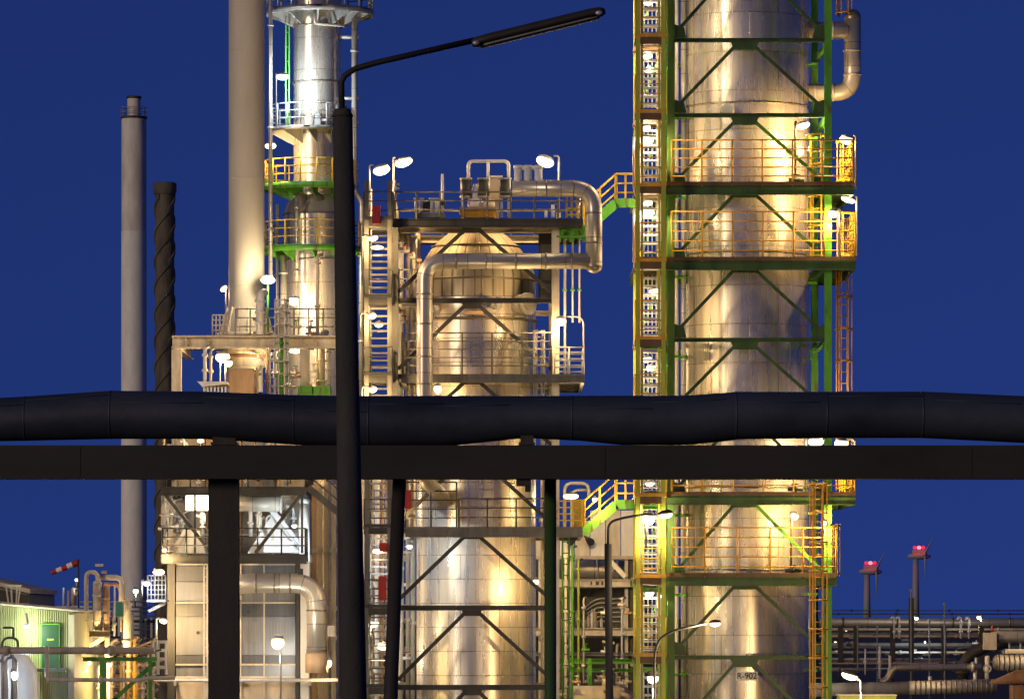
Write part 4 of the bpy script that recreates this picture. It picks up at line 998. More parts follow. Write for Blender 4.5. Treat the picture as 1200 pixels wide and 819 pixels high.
for k, px in enumerate((368, 375, 382, 391)):
    t = thing('duct_column', ('leftmost tall tan duct beside the furnace', 'second tall cream duct beside the furnace', 'third tall cream duct beside the furnace', 'rightmost tall cream duct behind the street lamp post')[k], 'duct', W(px, 1010, FD+2+k*.3))
    part('duct_body', MB().pbox(px-2.8, 568, px+2.8, 1010, FD+2+k*.3, .3), M[('tan','cream','beige','cream')[k]], t)
    for y in (642, 710, 745): part('collar', MB().pbox(px-3.6, y, px+3.6, y+5, FD+1.95+k*.3, .4), M['cream'], t)
t = thing('meter_box', 'small white meter box beside the bent silver duct', 'box', W(388, 745, FD))
part('box_body', MB().pbox(384, 733, 392, 745, FD-.3, .25), M['white'], t); part('box_door', MB().pbox(385, 734.5, 391, 743.5, FD-.32, .018), M['mid'], t)
t = thing('stair_flight', 'dark diagonal stair flight down from the upper furnace deck', 'stair', W(397, 602, FD-.6))
for dd in (FD-.6, FD+.3):
    part('stringer', MB().bar(W(361, 571, dd), W(402, 605, dd), .06, .18), M['dark'], t)
    rl = MB()
    for o in (14, 27): rl.tube([W(361, 571-o, dd), W(402, 605-o, dd)], .022, 6)
    part('handrail', rl, M['dark'], t)
for k in range(9):
    p = W(362+k*4.5, 572+k*3.7, FD-.15); part('tread', MB().box(p.x-.1, FD-.55, p.z-.02, p.x+.1, FD+.25, p.z+.02), M['grey'], t)
t = thing('service_pipe', 'long thin pale pipe running along the furnace wall near the bottom', 'pipe', W(300, 797, FD-.7))
part('pipe_body', MB().tube([W(150, 796.5, FD-.7), W(396, 796.5, FD-.7)], S(2.2, FD), 10), M['white'], t)
for px in (205, 282, 363): part('pipe_bracket', MB().pbox(px-1.5, 798, px+1.5, 803, FD-.75, .75), M['grey'], t)
ladder('pale ladder with cage at the left corner of the furnace decks', 197, 572, 648, FD-.3, M['cream'], 6, True, 'ladders on the furnace', 9, 15)
ladder('thin pale ladder running down the furnace wall', 241, 650, 1010, FD-.25, M['mid'], 3.5, False, 'ladders on the furnace', 10)
for k in range(58):   # pipework on the furnace decks
    left = k % 2; px, py = (R.uniform(190, 243) if left else R.uniform(284, 352)), R.choice((R.uniform(518, 566), R.uniform(600, 640))); dd = FD+R.uniform(.6, 3)
    t = thing('deck_pipe', 'short pale burner pipe with a flange on the furnace decks', 'pipe', W(px, py, dd), 'burner pipes on the furnace decks')
    h_ = R.uniform(12, 40); mt = M[R.choice(('cream','white','tan','mid'))]
    part('pipe_body', MB().tube([W(px, py+h_/2, dd), W(px, py-h_/2, dd), W(px+R.choice((-9, 9)), py-h_/2-2, dd)], S(R.uniform(1.2, 2.4), dd), 8, bend=.12), mt, t)
    part('flange', MB().ring(W(px, py, dd), (0,0,1), S(3.6, dd), .06, .07, 14), mt, t)
G5 = 'lamps on the furnace'
t = thing('light_panel', 'big glowing rectangular light panel under the upper furnace deck', 'lamp', W(231, 598, FD+.8), G5)
part('panel_frame', MB().pbox(217, 577.5, 246, 598.5, FD+.83, .12), M['grey'], t); part('lamp_glass', MB().pbox(218, 578.5, 245, 597.5, FD+.8, .028), M['glassn'], t)
add_light('lamp_light', W(231, 590, FD+.3), NEUT, 60, t, .3)
lamp('ball lamp on a thin post in front of the lattice grille of the furnace', 325.5, 752, FD-3.5, (329, 1010), (1,.92,.8), 80, 7.5, 7.5, 0, kind='pole', group=G5, thick=.9, off=(0,.1,-.45))
lamp('swan-neck lamp by the left corner below the furnace deck', 186, 670, FD-1.2, (181, 690), WARM, 200, 7, 3, 0, group=G5)
lamp('small lamp at the left end of the lower furnace deck', 192.5, 644, FD-1.3, None, WARM, 60, 2.6, 2.4, 0, group=G5)
lamp('swan-neck lamp low at the furnace corner column', 191.5, 727, FD-1.4, (183, 790), WARM, 220, 4.5, 3, 12, group=G5)
lamp('cool lamp hidden among the ducts right of the furnace hood', 345, 616, FD-.4, None, COOL, 110, 3, 2.2, 0, group=G5)
lamp('warm lamp at the foot of the bent silver duct', 385, 776, FD-1.2, None, WARM, 50, 4, 5, 0, group=G5)
lamp('lamp peeping through the gap between foreground pipes, left', 235, 516, FD-.5, None, WARM, 120, 4, 2.4, 0, group=G5)
# ============================================================ WHITE HALL BETWEEN THE TOWERS
HD = 131.0
t = thing('process_hall', 'pale panelled hall wall with open lower storeys between the two towers', 'building', W(690, 900, HD+3))
for k, (a, b) in enumerate(((628, 655), (656, 673), (674, 691), (692, 709), (710, 727), (728, 744))):
    part('wall_panel', MB().pbox(a, 627 if k < 2 else 598 if k > 2 else 610, b, 653, HD, .2), M['white' if k % 2 else 'cream'], t)
part('wall_rail', MB().pbox(628, 651, 745, 655, HD-.1, .12), M['beige'], t)
part('rear_wall', MB().pbox(600, 655, 765, 1012, HD+4, .3), M['roof'], t)
for y, mt, h_ in ((683, 'cream', 9), (740, 'cream', 9), (766, 'grey', 4)): part('floor_beam', MB().hbeam(W(600, y, HD), W(765, y, HD), .3, S(h_, HD)), M[mt], t)
for y in (686, 744): part('floor_slab', MB().pbox(600, y, 765, y+3, HD+.2, 3.8), M['grey'], t)
for px, mt in ((633, 'cream'), (668, 'mid'), (734, 'cream')): part('hall_column', MB().hbeam(W(px, 1008, HD+.2), W(px, 655, HD+.2), S(4, HD), .12), M[mt], t)
part('side_wall', MB().pbox(738, 655, 748, 1010, HD+.2, 3.6), M['dark'], t)
for k, (px0, px1) in enumerate(((692, 694), (698, 702), (704.5, 707))): part('beam_mark', MB().pbox(px0, 681, px1, 685, HD-.19, .012), M['dark'], t)
part('knee_brace', MB().bar(W(715, 657, HD+.05), W(733, 676, HD+.05), .1, .14), M['mid'], t)
t = thing('air_duct', 'big dull tapered duct behind the street lamp pole in the hall opening', 'duct', W(690, 684, HD+1.6))
part('duct_body', MB().tube([W(664, 668, HD+1.6), W(690, 667, HD+1.6), W(718, 668, HD+1.6), W(734, 668, HD+1.6)], [S(9, HD), S(12, HD), S(12, HD), S(11, HD)], 24), M['cladd'], t)
for px in (676, 700, 724): part('duct_band', MB().ring(W(px, 667, HD+1.6), (1,0,0), S(12.7, HD), .06, .06, 24), M['mid'], t)
t = thing('curved_louvre', 'dark louvred cooler housing with curved slats in the middle of the hall', 'cooler', W(703, 733, HD+1))
part('housing', MB().prism([W(684, 708, HD+1), W(692, 692, HD+1), W(732, 690, HD+1), W(733, 733, HD+1), W(712, 735, HD+1), W(688, 722, HD+1)], (0, 1.6, 0)), M['dark'], t)
for k in range(6): part('slat', MB().tube([W(686+k*.6, 711+k*4, HD+.93), W(700, 700+k*5.5, HD+.9), W(718, 702+k*5.2, HD+.9), W(731, 700+k*5.6, HD+.93)], S(1, HD), 6, bend=.5), M['mid'], t)
for k, px in enumerate((671, 690)):
    t = thing('floodlight', ('unlit black floodlight on the hall wall, left of a pair', 'unlit black floodlight on the hall wall, right of a pair')[k], 'lamp', W(px, 636, HD-.4), 'unlit floodlights on the hall wall')
    sg = -1 if k == 0 else 1
    part('lamp_head', MB().cyl(W(px+sg*-2, 631, HD-.25), W(px+sg*2.5, 635, HD-.7), S(2.6, HD), S(4.4, HD), 16), M['black'], t); part('bracket', MB().tube([W(px-sg*5, 628, HD-.05), W(px-sg*2, 631, HD-.3)], .03, 6), M['dark'], t)
for k in range(22):
    px = 656 + k*3.7 + R.uniform(-1, 1); 
    if 708 < px < 716: continue
    h_, r_ = R.uniform(9, 20), R.uniform(1.3, 3); dd = HD+.5+R.uniform(0, 1.5); mt = M[R.choice(('white','cream','white','beige','green'))]
    t = thing('hall_vessel', 'small pale bottle shaped vessel on the hall floor beam', 'vessel', W(px, 738, dd), 'small vessels standing on the hall floor')
    part('vessel_body', MB().cyl(W(px, 738, dd), W(px, 738-h_, dd), S(r_, dd), n=12).ell(W(px, 738-h_, dd), S(r_, dd), S(r_, dd), S(r_*.7, dd), 12, 6), mt, t)
    part('neck', MB().cyl(W(px, 738-h_, dd), W(px, 733-h_, dd), S(r_*.35, dd), n=8), mt, t)
t = thing('green_pipe_rack', 'bright green pipe rack beam crossing below the white hall', 'rack', W(690, 1010, 128))
for y, h_ in ((774.5, 6), (785, 4)): part('rack_beam', MB().hbeam(W(652, y, 128), W(778, y, 128), .2, S(h_, 128)), M['green'], t)
part('rack_post', MB().hbeam(W(691, 1010, 128), W(691, 771, 128), S(5, 128), .16), M['green'], t); part('rack_post', MB().hbeam(W(752, 1010, 128), W(752, 771, 128), S(4, 128), .16), M['green'], t)
t = thing('horizontal_tank', 'beige rounded horizontal tank at the bottom edge beside the street lamp pole', 'tank', W(700, 870, 126))
part('tank_shell', MB().tube([W(672, 822, 126), W(728, 822, 126)], S(19, 126), 32), M['beige'], t)
part('tank_end', MB().ell(W(728, 822, 126), S(15, 126), S(19, 126), S(19, 126), 28, 14), M['beige'], t)
for px in (708,): part('nozzle', MB().cyl(W(px, 804, 126), W(px, 794, 126), S(2.5, 126), n=12), M['cream'], t)
for px in (685, 716): part('saddle', MB().pbox(px-3, 838, px+3, 930, 126, .6), M['grey'], t)
for k, (px, y0, y1, r_, mt, dd) in enumerate(((663, 640, 1000, 1.8, 'cream', 126), (671, 640, 1000, 1.6, 'green', 127), (678, 655, 1000, 1.4, 'ygreen', 128), (684, 700, 800, 1.2, 'cream', 127.5), (729, 700, 790, 1.4, 'white', 129), (668, 745, 820, 2.2, 'white', 131), (723, 755, 820, 1.6, 'beige', 131), (656, 690, 1000, 1.6, 'tan', 130))):
    t = thing('riser_pipe', ['cream riser right of the slim green post', 'green riser under the lower flying stair', 'yellow green riser third from the slim green post', 'thin cream riser in front of the curved louvre', 'white riser at the right column of the hall', 'stout white riser under the hall floor beam', 'beige riser above the rounded horizontal tank', 'tan riser half hidden by the slim green post'][k], 'pipe', W(px, y1, dd))
    part('pipe_body', MB().tube([W(px, y1, dd), W(px, y0, dd), W(px+4, y0, dd+.3)], S(r_, dd), 8, bend=.1), M[mt], t)
    for j in range(3): part('flange', MB().ring(W(px, y0+12+(min(y1, 819)-y0-12)*j/2.6, dd), (0,0,1), S(r_+1.5, dd), .05, .07, 12), M[mt], t)
for k in range(30):
    px, py = R.uniform(655, 745), R.choice((R.uniform(690, 735), R.uniform(750, 815), R.uniform(792, 815))); dd = R.uniform(124, 129.5)
    t = thing('pipe_valve', 'small valve with a handwheel among the pipes under the white hall', 'valve', W(px, py, dd), 'valves under the white hall')
    mt = M[R.choice(('cream','green','white','beige','tan'))]
    part('valve_body', MB().cyl(W(px-5, py, dd), W(px+5, py, dd), S(1.8, dd), n=10).cyl(W(px, py, dd), W(px, py-7, dd), S(1.1, dd), n=8), mt, t)
    part('handwheel', MB().ring(W(px, py-7, dd), (0,0,1), S(3, dd), .03, .03, 12), M[R.choice(('dark','green','white'))], t)
t = thing('roof_pipe', 'bent white pipes rising behind the yellow gate and flat lamp', 'pipe', W(670, 615, 130))
part('pipe_body', MB().tube([W(662, 625, 130), W(662, 566, 130), W(690, 566, 130), W(690, 584, 130)], S(1.8, 140), 10, bend=.2), M['cream'], t); part('branch', MB().tube([W(670, 625, 130), W(670, 574, 130), W(688, 574, 130)], S(1.5, 140), 10, bend=.2), M['cream'], t)

# ============================================================ CORRUGATED BUILDING (bottom left)
BD = 112.0
t = thing('corrugated_building', 'pale green corrugated metal building with a green door, bottom left', 'building', W(30, 980, BD+3))
a, b = W(-70, 0, BD), W(87, 0, BD); zb = 0.0
wall = MB(); n_ = 60
for k in range(n_):
    for j, (u0, u1, y0, y1) in enumerate(((0, .35, 0, 0), (.35, .5, 0, -.06), (.5, .85, -.06, -.06), (.85, 1, -.06, 0))):
        xa, xb = a.x+(b.x-a.x)*(k+u0)/n_, a.x+(b.x-a.x)*(k+u1)/n_
        za, zc = (zpx(703+(717-703)*(xx-a.x)/(b.x-a.x), BD) for xx in (xa, xb))
        i0 = len(wall.v); wall.v += [(xa, BD+y0, zb), (xb, BD+y1, zb), (xb, BD+y1, zc), (xa, BD+y0, za)]; wall.face([i0, i0+1, i0+2, i0+3])
part('corrugated_wall', wall, M['corr'], t)
part('side_wall', MB().box(b.x-.05, BD+.02, 0, b.x, BD+7, zpx(718, BD)), M['corr'], t)
part('roof', MB().prism([(a.x, BD-.2, zpx(703, BD)), (b.x+.15, BD-.2, zpx(717, BD)), (b.x+.15, BD-.2, zpx(715, BD)), (a.x, BD-.2, zpx(700.5, BD))], (0, 7.4, 0)), M['cream'], t)
part('corner_trim', MB().pbox(80, 720, 87, 985, BD-.13, .06), M['cream'], t)
d_o = part('door', MB().pbox(49, 732, 68.5, 782, BD-.17, .1), M['door'], t)
part('door_frame', MB().pbox(47.4, 730.5, 48.9, 782, BD-.16, .15).pbox(68.6, 730.5, 70, 782, BD-.16, .15).pbox(49, 730.2, 68.5, 731.6, BD-.16, .15), M['green'], d_o)
part('handle', MB().pbox(51, 757, 52.2, 761, BD-.22, .045), M['mid'], d_o); part('notice', MB().pbox(55, 748, 63, 750, BD-.176, .005), M['ygreen'], d_o)
part('door_landing', MB().pbox(40, 783, 76, 787, BD-.9, .75), M['grey'], t)
t = thing('roof_hatch_rail', 'thin cream roof ladder hoop on the corrugated building', 'ladder', W(16, 707, BD+.3))
for px, px2 in ((10, 7), (14, 13), (19, 20), (21, 24)): part('upright', MB().bar(W(px, 708, BD+.3), W(px2, 686, BD+.3), .035, .035), M['cream'], t)
part('top_rail', MB().bar(W(6, 686, BD+.3), W(25, 686, BD+.3), .04, .04), M['cream'], t)
t = thing('pitched_building', 'dull pitched roof building behind the corrugated one, far left', 'building', W(0, 820, 150))
part('roof', MB().prism([W(-60, 668, 150), W(35, 690, 150), W(35, 695, 150), W(-60, 673, 150)], (0, 9, 0)), M['beige'], t)
part('front_wall', MB().prism([W(-60, 674, 150.3), W(34, 695.5, 150.3), W(34, 905, 150.3), W(-60, 905, 150.3)], (0, 8.4, 0)), M['roof'], t)
part('window_strip', MB().prism([W(-55, 680, 150.2), W(32, 697, 150.2), W(32, 705, 150.2), W(-55, 705, 150.2)], (0, .08, 0)), M['dark'], t)
solo('roof_tank', 'small pale domed tank on the roof edge behind the corrugated building', 'tank', MB().lathe(W(49,0,160).x, 160, [(S(7,160), zpx(712,160)), (S(7,160), zpx(703,160)), (S(4,160), zpx(699,160)), (.02, zpx(698,160))], 24), M['white'])
t = thing('storage_tank', 'rounded white tank glowing under a floodlight in the bottom left corner', 'tank', W(10, 980, 108))
part('tank_shell', MB().lathe(W(4,0,109).x, 110, [(S(36,109), 0), (S(36,109), zpx(800,109)), (S(34,109), zpx(785,109)), (S(26,109), zpx(770,109)), (S(12,109), zpx(763,109)), (.02, zpx(761,109))], 44), M['white'], t)
t = thing('tank_railing', 'grey bent tube railing in front of the white tank, bottom left', 'railing', W(10, 985, 107))
for px0, px1, y in ((-6, 6, 774), (8, 19, 770), (3, 16, 766)): part('hoop', MB().tube([W(px0, 990, 107), W(px0, y, 107), W(px1, y, 107), W(px1, 990, 107)], .035, 8, bend=.1), M['mid'], t)
t = thing('tank_railing', 'small arched rail on the corrugated wall above the long pipe, far left', 'railing', W(12, 762, 110))
part('hoop', MB().tube([W(3, 762, 110), W(3, 747, 110), W(21, 747, 110), W(21, 762, 110)], .03, 8, bend=.15), M['dark'], t); part('hoop', MB().tube([W(4, 735, 110), W(16, 735, 110), W(16, 746, 110)], .025, 8, bend=.05), M['dark'], t)
# long pipes in front
PPd = 106.0
t = thing('long_pipe', 'long beige pipe running past the green door to the furnace', 'pipe', W(90, 762, PPd))
part('pipe_body', MB().tube([W(-60, 762, PPd), W(181, 762, PPd)], S(4.2, PPd), 14), M['beige'], t)
for px in (8, 130): part('flange', MB().ring(W(px, 762, PPd), (1,0,0), S(6, PPd), .05, .12, 18), M['beige'], t)
t = thing('long_pipe', 'thin cream pipe dropping past the green door and running right', 'pipe', W(60, 796, PPd-.5))
part('pipe_body', MB().tube([W(55, 757, PPd-.5), W(55, 796, PPd-.5), W(165, 796.5, PPd-.5), W(172, 794, PPd-.5), W(205, 794, PPd-.5)], S(2.4, PPd), 12, bend=.08), M['cream'], t)
for px in (57, 118): part('flange', MB().ring(W(px, 796, PPd-.5), (1,0,0), S(4, PPd), .04, .07, 14), M['cream'], t)
# green steel frame with the process vessels
t = thing('green_pipe_rack', 'green braced pipe rack between corrugated building and furnace', 'rack', W(120, 985, 114))
part('rack_beam', MB().hbeam(W(97, 772, 114), W(184, 772, 114), .14, S(5, 114)), M['green'], t)
part('rack_post', MB().hbeam(W(121, 985, 114), W(121, 770, 114), S(7.5, 114), .16), M['green'], t); part('rack_post', MB().hbeam(W(176, 985, 114), W(176, 774, 114), S(4, 114), .14), M['green'], t)
part('brace', MB().bar(W(134, 819, 114.1), W(182, 776, 114.1), .08, .1), M['green'], t); part('brace', MB().bar(W(118, 850, 114.1), W(136, 816, 114.1), .08, .1), M['green'], t)
t = thing('vessel_stand', 'cream steel stand with a diagonal strut carrying the slim vessels', 'frame', W(108, 985, 116))
part('stand_beam', MB().hbeam(W(88, 742.5, 116), W(129, 742.5, 116), .3, S(8, 116)), M['beige'], t); part('stand_strut', MB().bar(W(103, 758, 116), W(122, 747, 116), .08, .1), M['cream'], t); part('stand_leg', MB().hbeam(W(92, 985, 116), W(92, 747, 116), .12, .12), M['beige'], t); part('stand_leg', MB().hbeam(W(126, 985, 116), W(126, 747, 116), .12, .12), M['beige'], t)
for k, (px, y0, y1, r_, mt) in enumerate(((114, 683, 738, 5.2, 'cream'), (124.5, 687, 738, 4.2, 'tan'), (110, 688, 740, 2, 'dgreen'))):
    t = thing('slim_vessel', ('cream upright slim vessel, the tallest on the cream stand', 'tan upright slim vessel, right one on the cream stand', 'dark green slim pipe vessel behind the tallest cream one')[k], 'vessel', W(px, y1, 116+(k == 2)))
    part('vessel_shell', MB().cyl(W(px, y1, 116+(k == 2)), W(px, y0, 116+(k == 2)), S(r_, 116), n=20), M[mt], t); part('vessel_head', MB().ell(W(px, y0, 116+(k == 2)), S(r_, 116), S(r_, 116), S(r_*.7, 116), 18, 8), M[mt], t)
    for y in (y0+14, y0+32): part('band', MB().ring(W(px, y, 116+(k == 2)), (0,0,1), S(r_+.7, 116), .04, .05, 20), M[mt], t)
for k, (pts, r_, mt) in enumerate(((((101,740),(101,670),(114,670),(115,684)), 2.6, 'cream'), (((116,676),(143,677),(143,704)), 3.4, 'cream'), (((122,684),(137,684),(141,690),(141,740)), 2, 'tan'), (((134,745),(134,683)), 1.3, 'white'), (((149,765),(149,706),(143,706)), 5, 'cream'), (((151,800),(151,706)), 3, 'tan'))):
    t = thing('process_pipe', ['tall bent cream pipe left of the slim vessels', 'cream pipe bridging over the slim vessels to the right', 'tan pipe bending down beside the teal cabinet', 'thin white riser between slim vessels and teal cabinet', 'stout cream pipe with square shoulder right of the teal cabinet', 'tan pipe next to the stout square shouldered one'][k], 'pipe', W(pts[0][0], pts[0][1], 115.5+.2*k))
    part('pipe_body', MB().tube([W(x, y, 115.5+.2*k) for x, y in pts], S(r_, 116), 12, bend=.15), M[mt], t)
    part('flange', MB().ring(W(pts[0][0], pts[0][1]-14, 115.5+.2*k), (0,0,1), S(r_+1.4, 116), .05, .07, 14), M[mt], t)
t = thing('cabinet', 'teal cabinet on a post right of the slim vessels', 'cabinet', W(139, 745, 115))
part('cabinet_body', MB().pbox(135.5, 705, 143.5, 722, 115, .4), M['teal'], t); part('cabinet_door', MB().pbox(136.3, 706.5, 142.7, 720.5, 114.97, .028), M['teal'], t); part('post', MB().bar(W(139.5, 745, 115.2), W(139.5, 722, 115.2), .06, .06), M['mid'], t)
t = thing('cabinet', 'small pale cabinet at the corner of the corrugated building', 'cabinet', W(89, 745, 114))
part('cabinet_body', MB().pbox(87.5, 719, 92.5, 726, 114, .3), M['white'], t); part('post', MB().bar(W(90, 760, 114.2), W(90, 726, 114.2), .05, .05), M['mid'], t)
t = thing('stand_railing', 'thin dark railing round the cream vessel stand', 'railing', W(90, 740, 115))
railing(t, [W(88, 738, 115), W(132, 738, 115)], S(22, 115), 2, M['mid'], S(10, 115), .014, .016)
for k in range(46):
    px = R.uniform(89, 182); top = R.uniform(748, 790); dd = R.uniform(116.5, 121); r_ = R.uniform(.9, 2.3); mt = M[R.choice(('cream','tan','beige','tan','cream','orange','white'))]
    t = thing('process_pipe', 'thin upright process pipe behind the long beige pipe, right of the green door', 'pipe', W(px, 985, dd), 'upright pipes right of the green door')
    part('pipe_body', MB().tube([W(px, 985, dd), W(px, top, dd), W(px+R.choice((-7, 7, 4)), top-1, dd+.1)], S(r_, dd), 8, bend=.12), mt, t)
    part('flange', MB().ring(W(px, R.uniform(top+6, 815), dd), (0,0,1), S(r_+1.4, dd), .045, .07, 12), mt, t)
for k in range(22):
    py = 753 + k*3.1; x0 = R.uniform(86, 140); dd = R.uniform(119, 122); mt = M[R.choice(('cream','tan','beige','grey','dark'))]
    t = thing('process_pipe', 'thin level process pipe in the rack right of the green door', 'pipe', W(x0, py, dd), 'level pipes right of the green door')
    part('pipe_body', MB().tube([W(x0, py, dd), W(x0+R.uniform(25, 60), py, dd), W(x0+62, py+R.choice((-8, 9)), dd)], S(R.uniform(.7, 1.9), dd), 8, bend=.1), mt, t)
    part('flange', MB().ring(W(x0+12, py, dd), (1,0,0), S(3, dd), .045, .07, 12), mt, t)
# lattice walkway and dark plant behind
t = thing('lattice_walkway', 'white lattice railed walkway just left of the furnace, under the swan-neck lamps', 'platform', W(181, 704, 124))
part('deck', MB().pbox(172, 702, 194, 705, 124, 1.4), M['mid'], t); part('brace', MB().bar(W(174, 716, 124.2), W(194, 706, 124.2), .06, .08), M['mid'], t)
railing(t, [W(173, 702, 124), W(194, 702, 124)], S(28, 124), 5, M['mid'], S(4, 124), .018, .02)
t = thing('white_locker', 'white ladder rack with dark openings low at the furnace corner', 'rack', W(188, 800, 121))
part('rack_frame', MB().pbox(184, 750, 186, 790, 121, .3).pbox(193, 750, 195, 790, 121, .3), M['white'], t)
for y in (750, 760, 770, 780): part('shelf', MB().pbox(186, y, 193, y+3.5, 121, .3), M['white'], t)
t = thing('distillation_unit', 'small dim pipe tower on the skyline behind the corrugated building', 'tower', W(86, 900, 175))
for px in (80, 86, 92): part('post', MB().bar(W(px, 900, 175), W(px, 686+abs(px-88)*.7, 175), .08, .08), M['beige'], t)
part('drum', MB().cyl(W(86, 708, 175), W(86, 689, 175), S(3, 175), n=14), M['tan'], t); part('vent', MB().tube([W(74.5, 710, 175), W(74.5, 688, 175)], S(1.3, 175), 8), M['white'], t); part('brace', MB().bar(W(80, 712, 175.1), W(92, 692, 175.1), .06, .08), M['beige'], t)
for k in range(9):
    py = 705 + k*5.5; dd = 215+R.uniform(-15, 15); x0 = R.uniform(50, 110)
    t = thing('distant_pipe', 'dim level pipe on the dark skyline behind the slim vessels', 'pipe', W(x0, py, dd), 'dim pipes on the left skyline')
    part('pipe_body', MB().tube([W(x0, py, dd), W(192, py+R.uniform(-1, 1), dd)], S(R.uniform(.7, 1.8), dd), 8), M[R.choice(('dark','grey','mid'))], t)
    part('pipe_stand', MB().bar(W(x0+20, 870, dd), W(x0+20, py, dd), .1, .1), M['grey'], t)
for k in range(14):
    px = 94+k*7+R.uniform(-2, 2); dd = 205+R.uniform(-10, 10); top = R.uniform(706, 728)
    t = thing('distant_post', 'dim upright post on the dark skyline left of the furnace', 'post', W(px, 895, dd), 'dim posts on the left skyline')
    part('shaft', MB().bar(W(px, 895, dd), W(px, top, dd), .1, .1), M[R.choice(('dark','grey','beige'))], t); part('cap', MB().pbox(px-1.5, top-2, px+1.5, top, dd-.1, .2), M['grey'], t)
G6 = 'lamps around the corrugated building'
lamp('floodlight glaring on the corrugated wall left of the green door', 30, 733, BD-1.2, (31, 721), (.85, 1, .62), 55, 3, 2.5, 0, 'pole', M['gglow'], group=G6, bulb=M['gglow'], off=(0, .35, -.15))
lamp('floodlight glaring on the white rounded tank, bottom left corner', 17, 790, 106.6, (14, 830), COOL, 90, 4, 6, 0, kind='pole', group=G6, off=(.1, .5, 0))
lamp('small white ball lamp on the skyline above the corrugated building', 90, 679, 175, (90, 690), COOL, 40, 2.2, 2.2, 0, kind='pole', group=G6)
lamp('greenish star-like lamp between slim vessels and furnace', 159, 692, 190, (158, 712), GRN, 130, 3.2, 3.2, 0, kind='pole', group=G6)
lamp('bluish lamp just right of the greenish one, near the lattice walkway', 172, 683, 123.4, (166, 700), COOL, 45, 4, 3, 0, group=G6)
lamp('warm lamp glowing among the upright pipes behind the green post', 127, 778, 115.5, None, (1,.66,.28), 130, 4, 3, 0, group=G6)
lamp('warm lamp glowing among the upright pipes at the left of the green post', 104, 776, 115.5, None, (1,.7,.35), 120, 3, 2.6, 0, group=G6)

# ============================================================ PIPE RACKS (bottom right)
ED = 150.0
defs = [(729, 5.5, 'cladd', 152, 960, 1300, 'broad dull pipe along the top of the right pipe rack'), (737, 1.6, 'beige', 150, 960, 1300, 'thin pale pipe directly below the broad top pipe, right rack'), (745, 1.6, 'tan', 151, 960, 1160, 'thin tan pipe second below the broad top pipe, right rack'), (719, .8, 'dark', 153, 960, 1300, 'thin dark rail above the broad top pipe, right rack'), (715, .6, 'dark', 153, 960, 1300, 'uppermost thin dark rail on the right skyline'),
        (755, 2.4, 'grey', 149, 960, 1150, 'mid grey pipe half way down the right rack'), (764, 1.4, 'cream', 148, 960, 1150, 'thin cream pipe under the mid grey one, right rack'), (772, 1.8, 'cladd', 147, 960, 1120, 'dull silver pipe low in the right rack behind the lamp'), (777, .9, 'tan', 146, 960, 1100, 'hair thin tan pipe low in the right rack'), (784, 2.2, 'grey', 145, 960, 1040, 'grey pipe right of the green frame post, behind the lamp head'), (740, .8, 'dark', 155, 960, 1300, 'thin dark cable tray behind the right rack pipes')]
for y, r_, mt, dd, x0, x1, lab in defs:
    t = thing('rack_pipe', lab, 'pipe', W(x0, y, dd))
    part('pipe_body', MB().tube([W(x0, y, dd), W(x1, y+.3, dd)], S(r_, dd), 14), M[mt], t)
    for k in range(4): part('pipe_shoe', MB().ring(W(x0+30+k*62+R.uniform(-8, 8), y, dd), (1,0,0), S(r_+.8, dd), .05, .06, 14), M[mt], t)
t = thing('pipe_rack', 'dark steel rack carrying the layered pipes bottom right', 'rack', W(1080, 985, ED+1))
for px in (985, 1003, 1046, 1068, 1106, 1150):
    for dd in (ED-3, ED+6): part('rack_post', MB().hbeam(W(px, 970, dd), W(px, 733 if px != 1068 else 700, dd), .16, .16), M['dark'], t)
for y in (742, 758, 775): part('cross_rail', MB().hbeam(W(975, y, ED-3), W(1200, y, ED-3), .12, S(2, ED)), M['grey'], t)
for px, top in ((1005, 735), (1028, 735), (1067.5, 692), (1089, 728), (1107, 708)):
    t = thing('thin_mast', 'thin mast standing in front of the right pipe rack', 'mast', W(px, 960, ED-4), 'thin masts along the right pipe rack')
    part('mast', MB().tube([W(px, 960, ED-4), W(px, top, ED-4)], S(.8, ED), 6), M['grey'], t); part('top_fitting', MB().pbox(px-1.2, top-2, px+1.2, top+1, ED-4.05, .1), M['grey'], t)
for px in (1048, 1054, 1126, 1135.5):
    t = thing('vent_pipe', 'hooked vent pipe with a bright top over the right pipe rack', 'pipe', W(px, 750, ED-3.5), 'hooked vent pipes over the right pipe rack')
    part('pipe_body', MB().tube([W(px, 748, ED-3.5), W(px, 723, ED-3.5), W(px-3.5, 723, ED-3.5), W(px-3.5, 726, ED-3.5)], S(1.1, ED), 8, bend=.05), M['white'], t); part('flange', MB().ring(W(px, 740, ED-3.5), (0,0,1), S(2, ED), .03, .06, 12), M['white'], t)
t = thing('big_pipe', 'thick ribbed silver pipe at the bottom right, in front of the rusty one', 'pipe', W(1115, 812, 118))
part('pipe_body', MB().tube([W(1066, 805.5, 118), W(1168, 803, 118)], S(8, 118), 24), M['cladd'], t)
part('pipe_neck', MB().tube([W(950, 808, 118.3), W(1069, 806, 118.3)], S(8, 118), 22), M['grey'], t)
for k in range(16): part('rib', MB().ring(W(1072+k*6, 805.3-.02*k*6, 118), (1,0,0), S(8.5, 118), .04, .035, 24), M['cladd'], t)
for px in (1090, 1143): part('stub', MB().cyl(W(px, 799, 118), W(px, 792 if px < 1100 else 788, 118), S(2.6, 118), n=12), M['mid'], t)
t = thing('big_pipe', 'bluish grey pipe with an elbow at its left end, bottom right', 'pipe', W(1095, 788, 124))
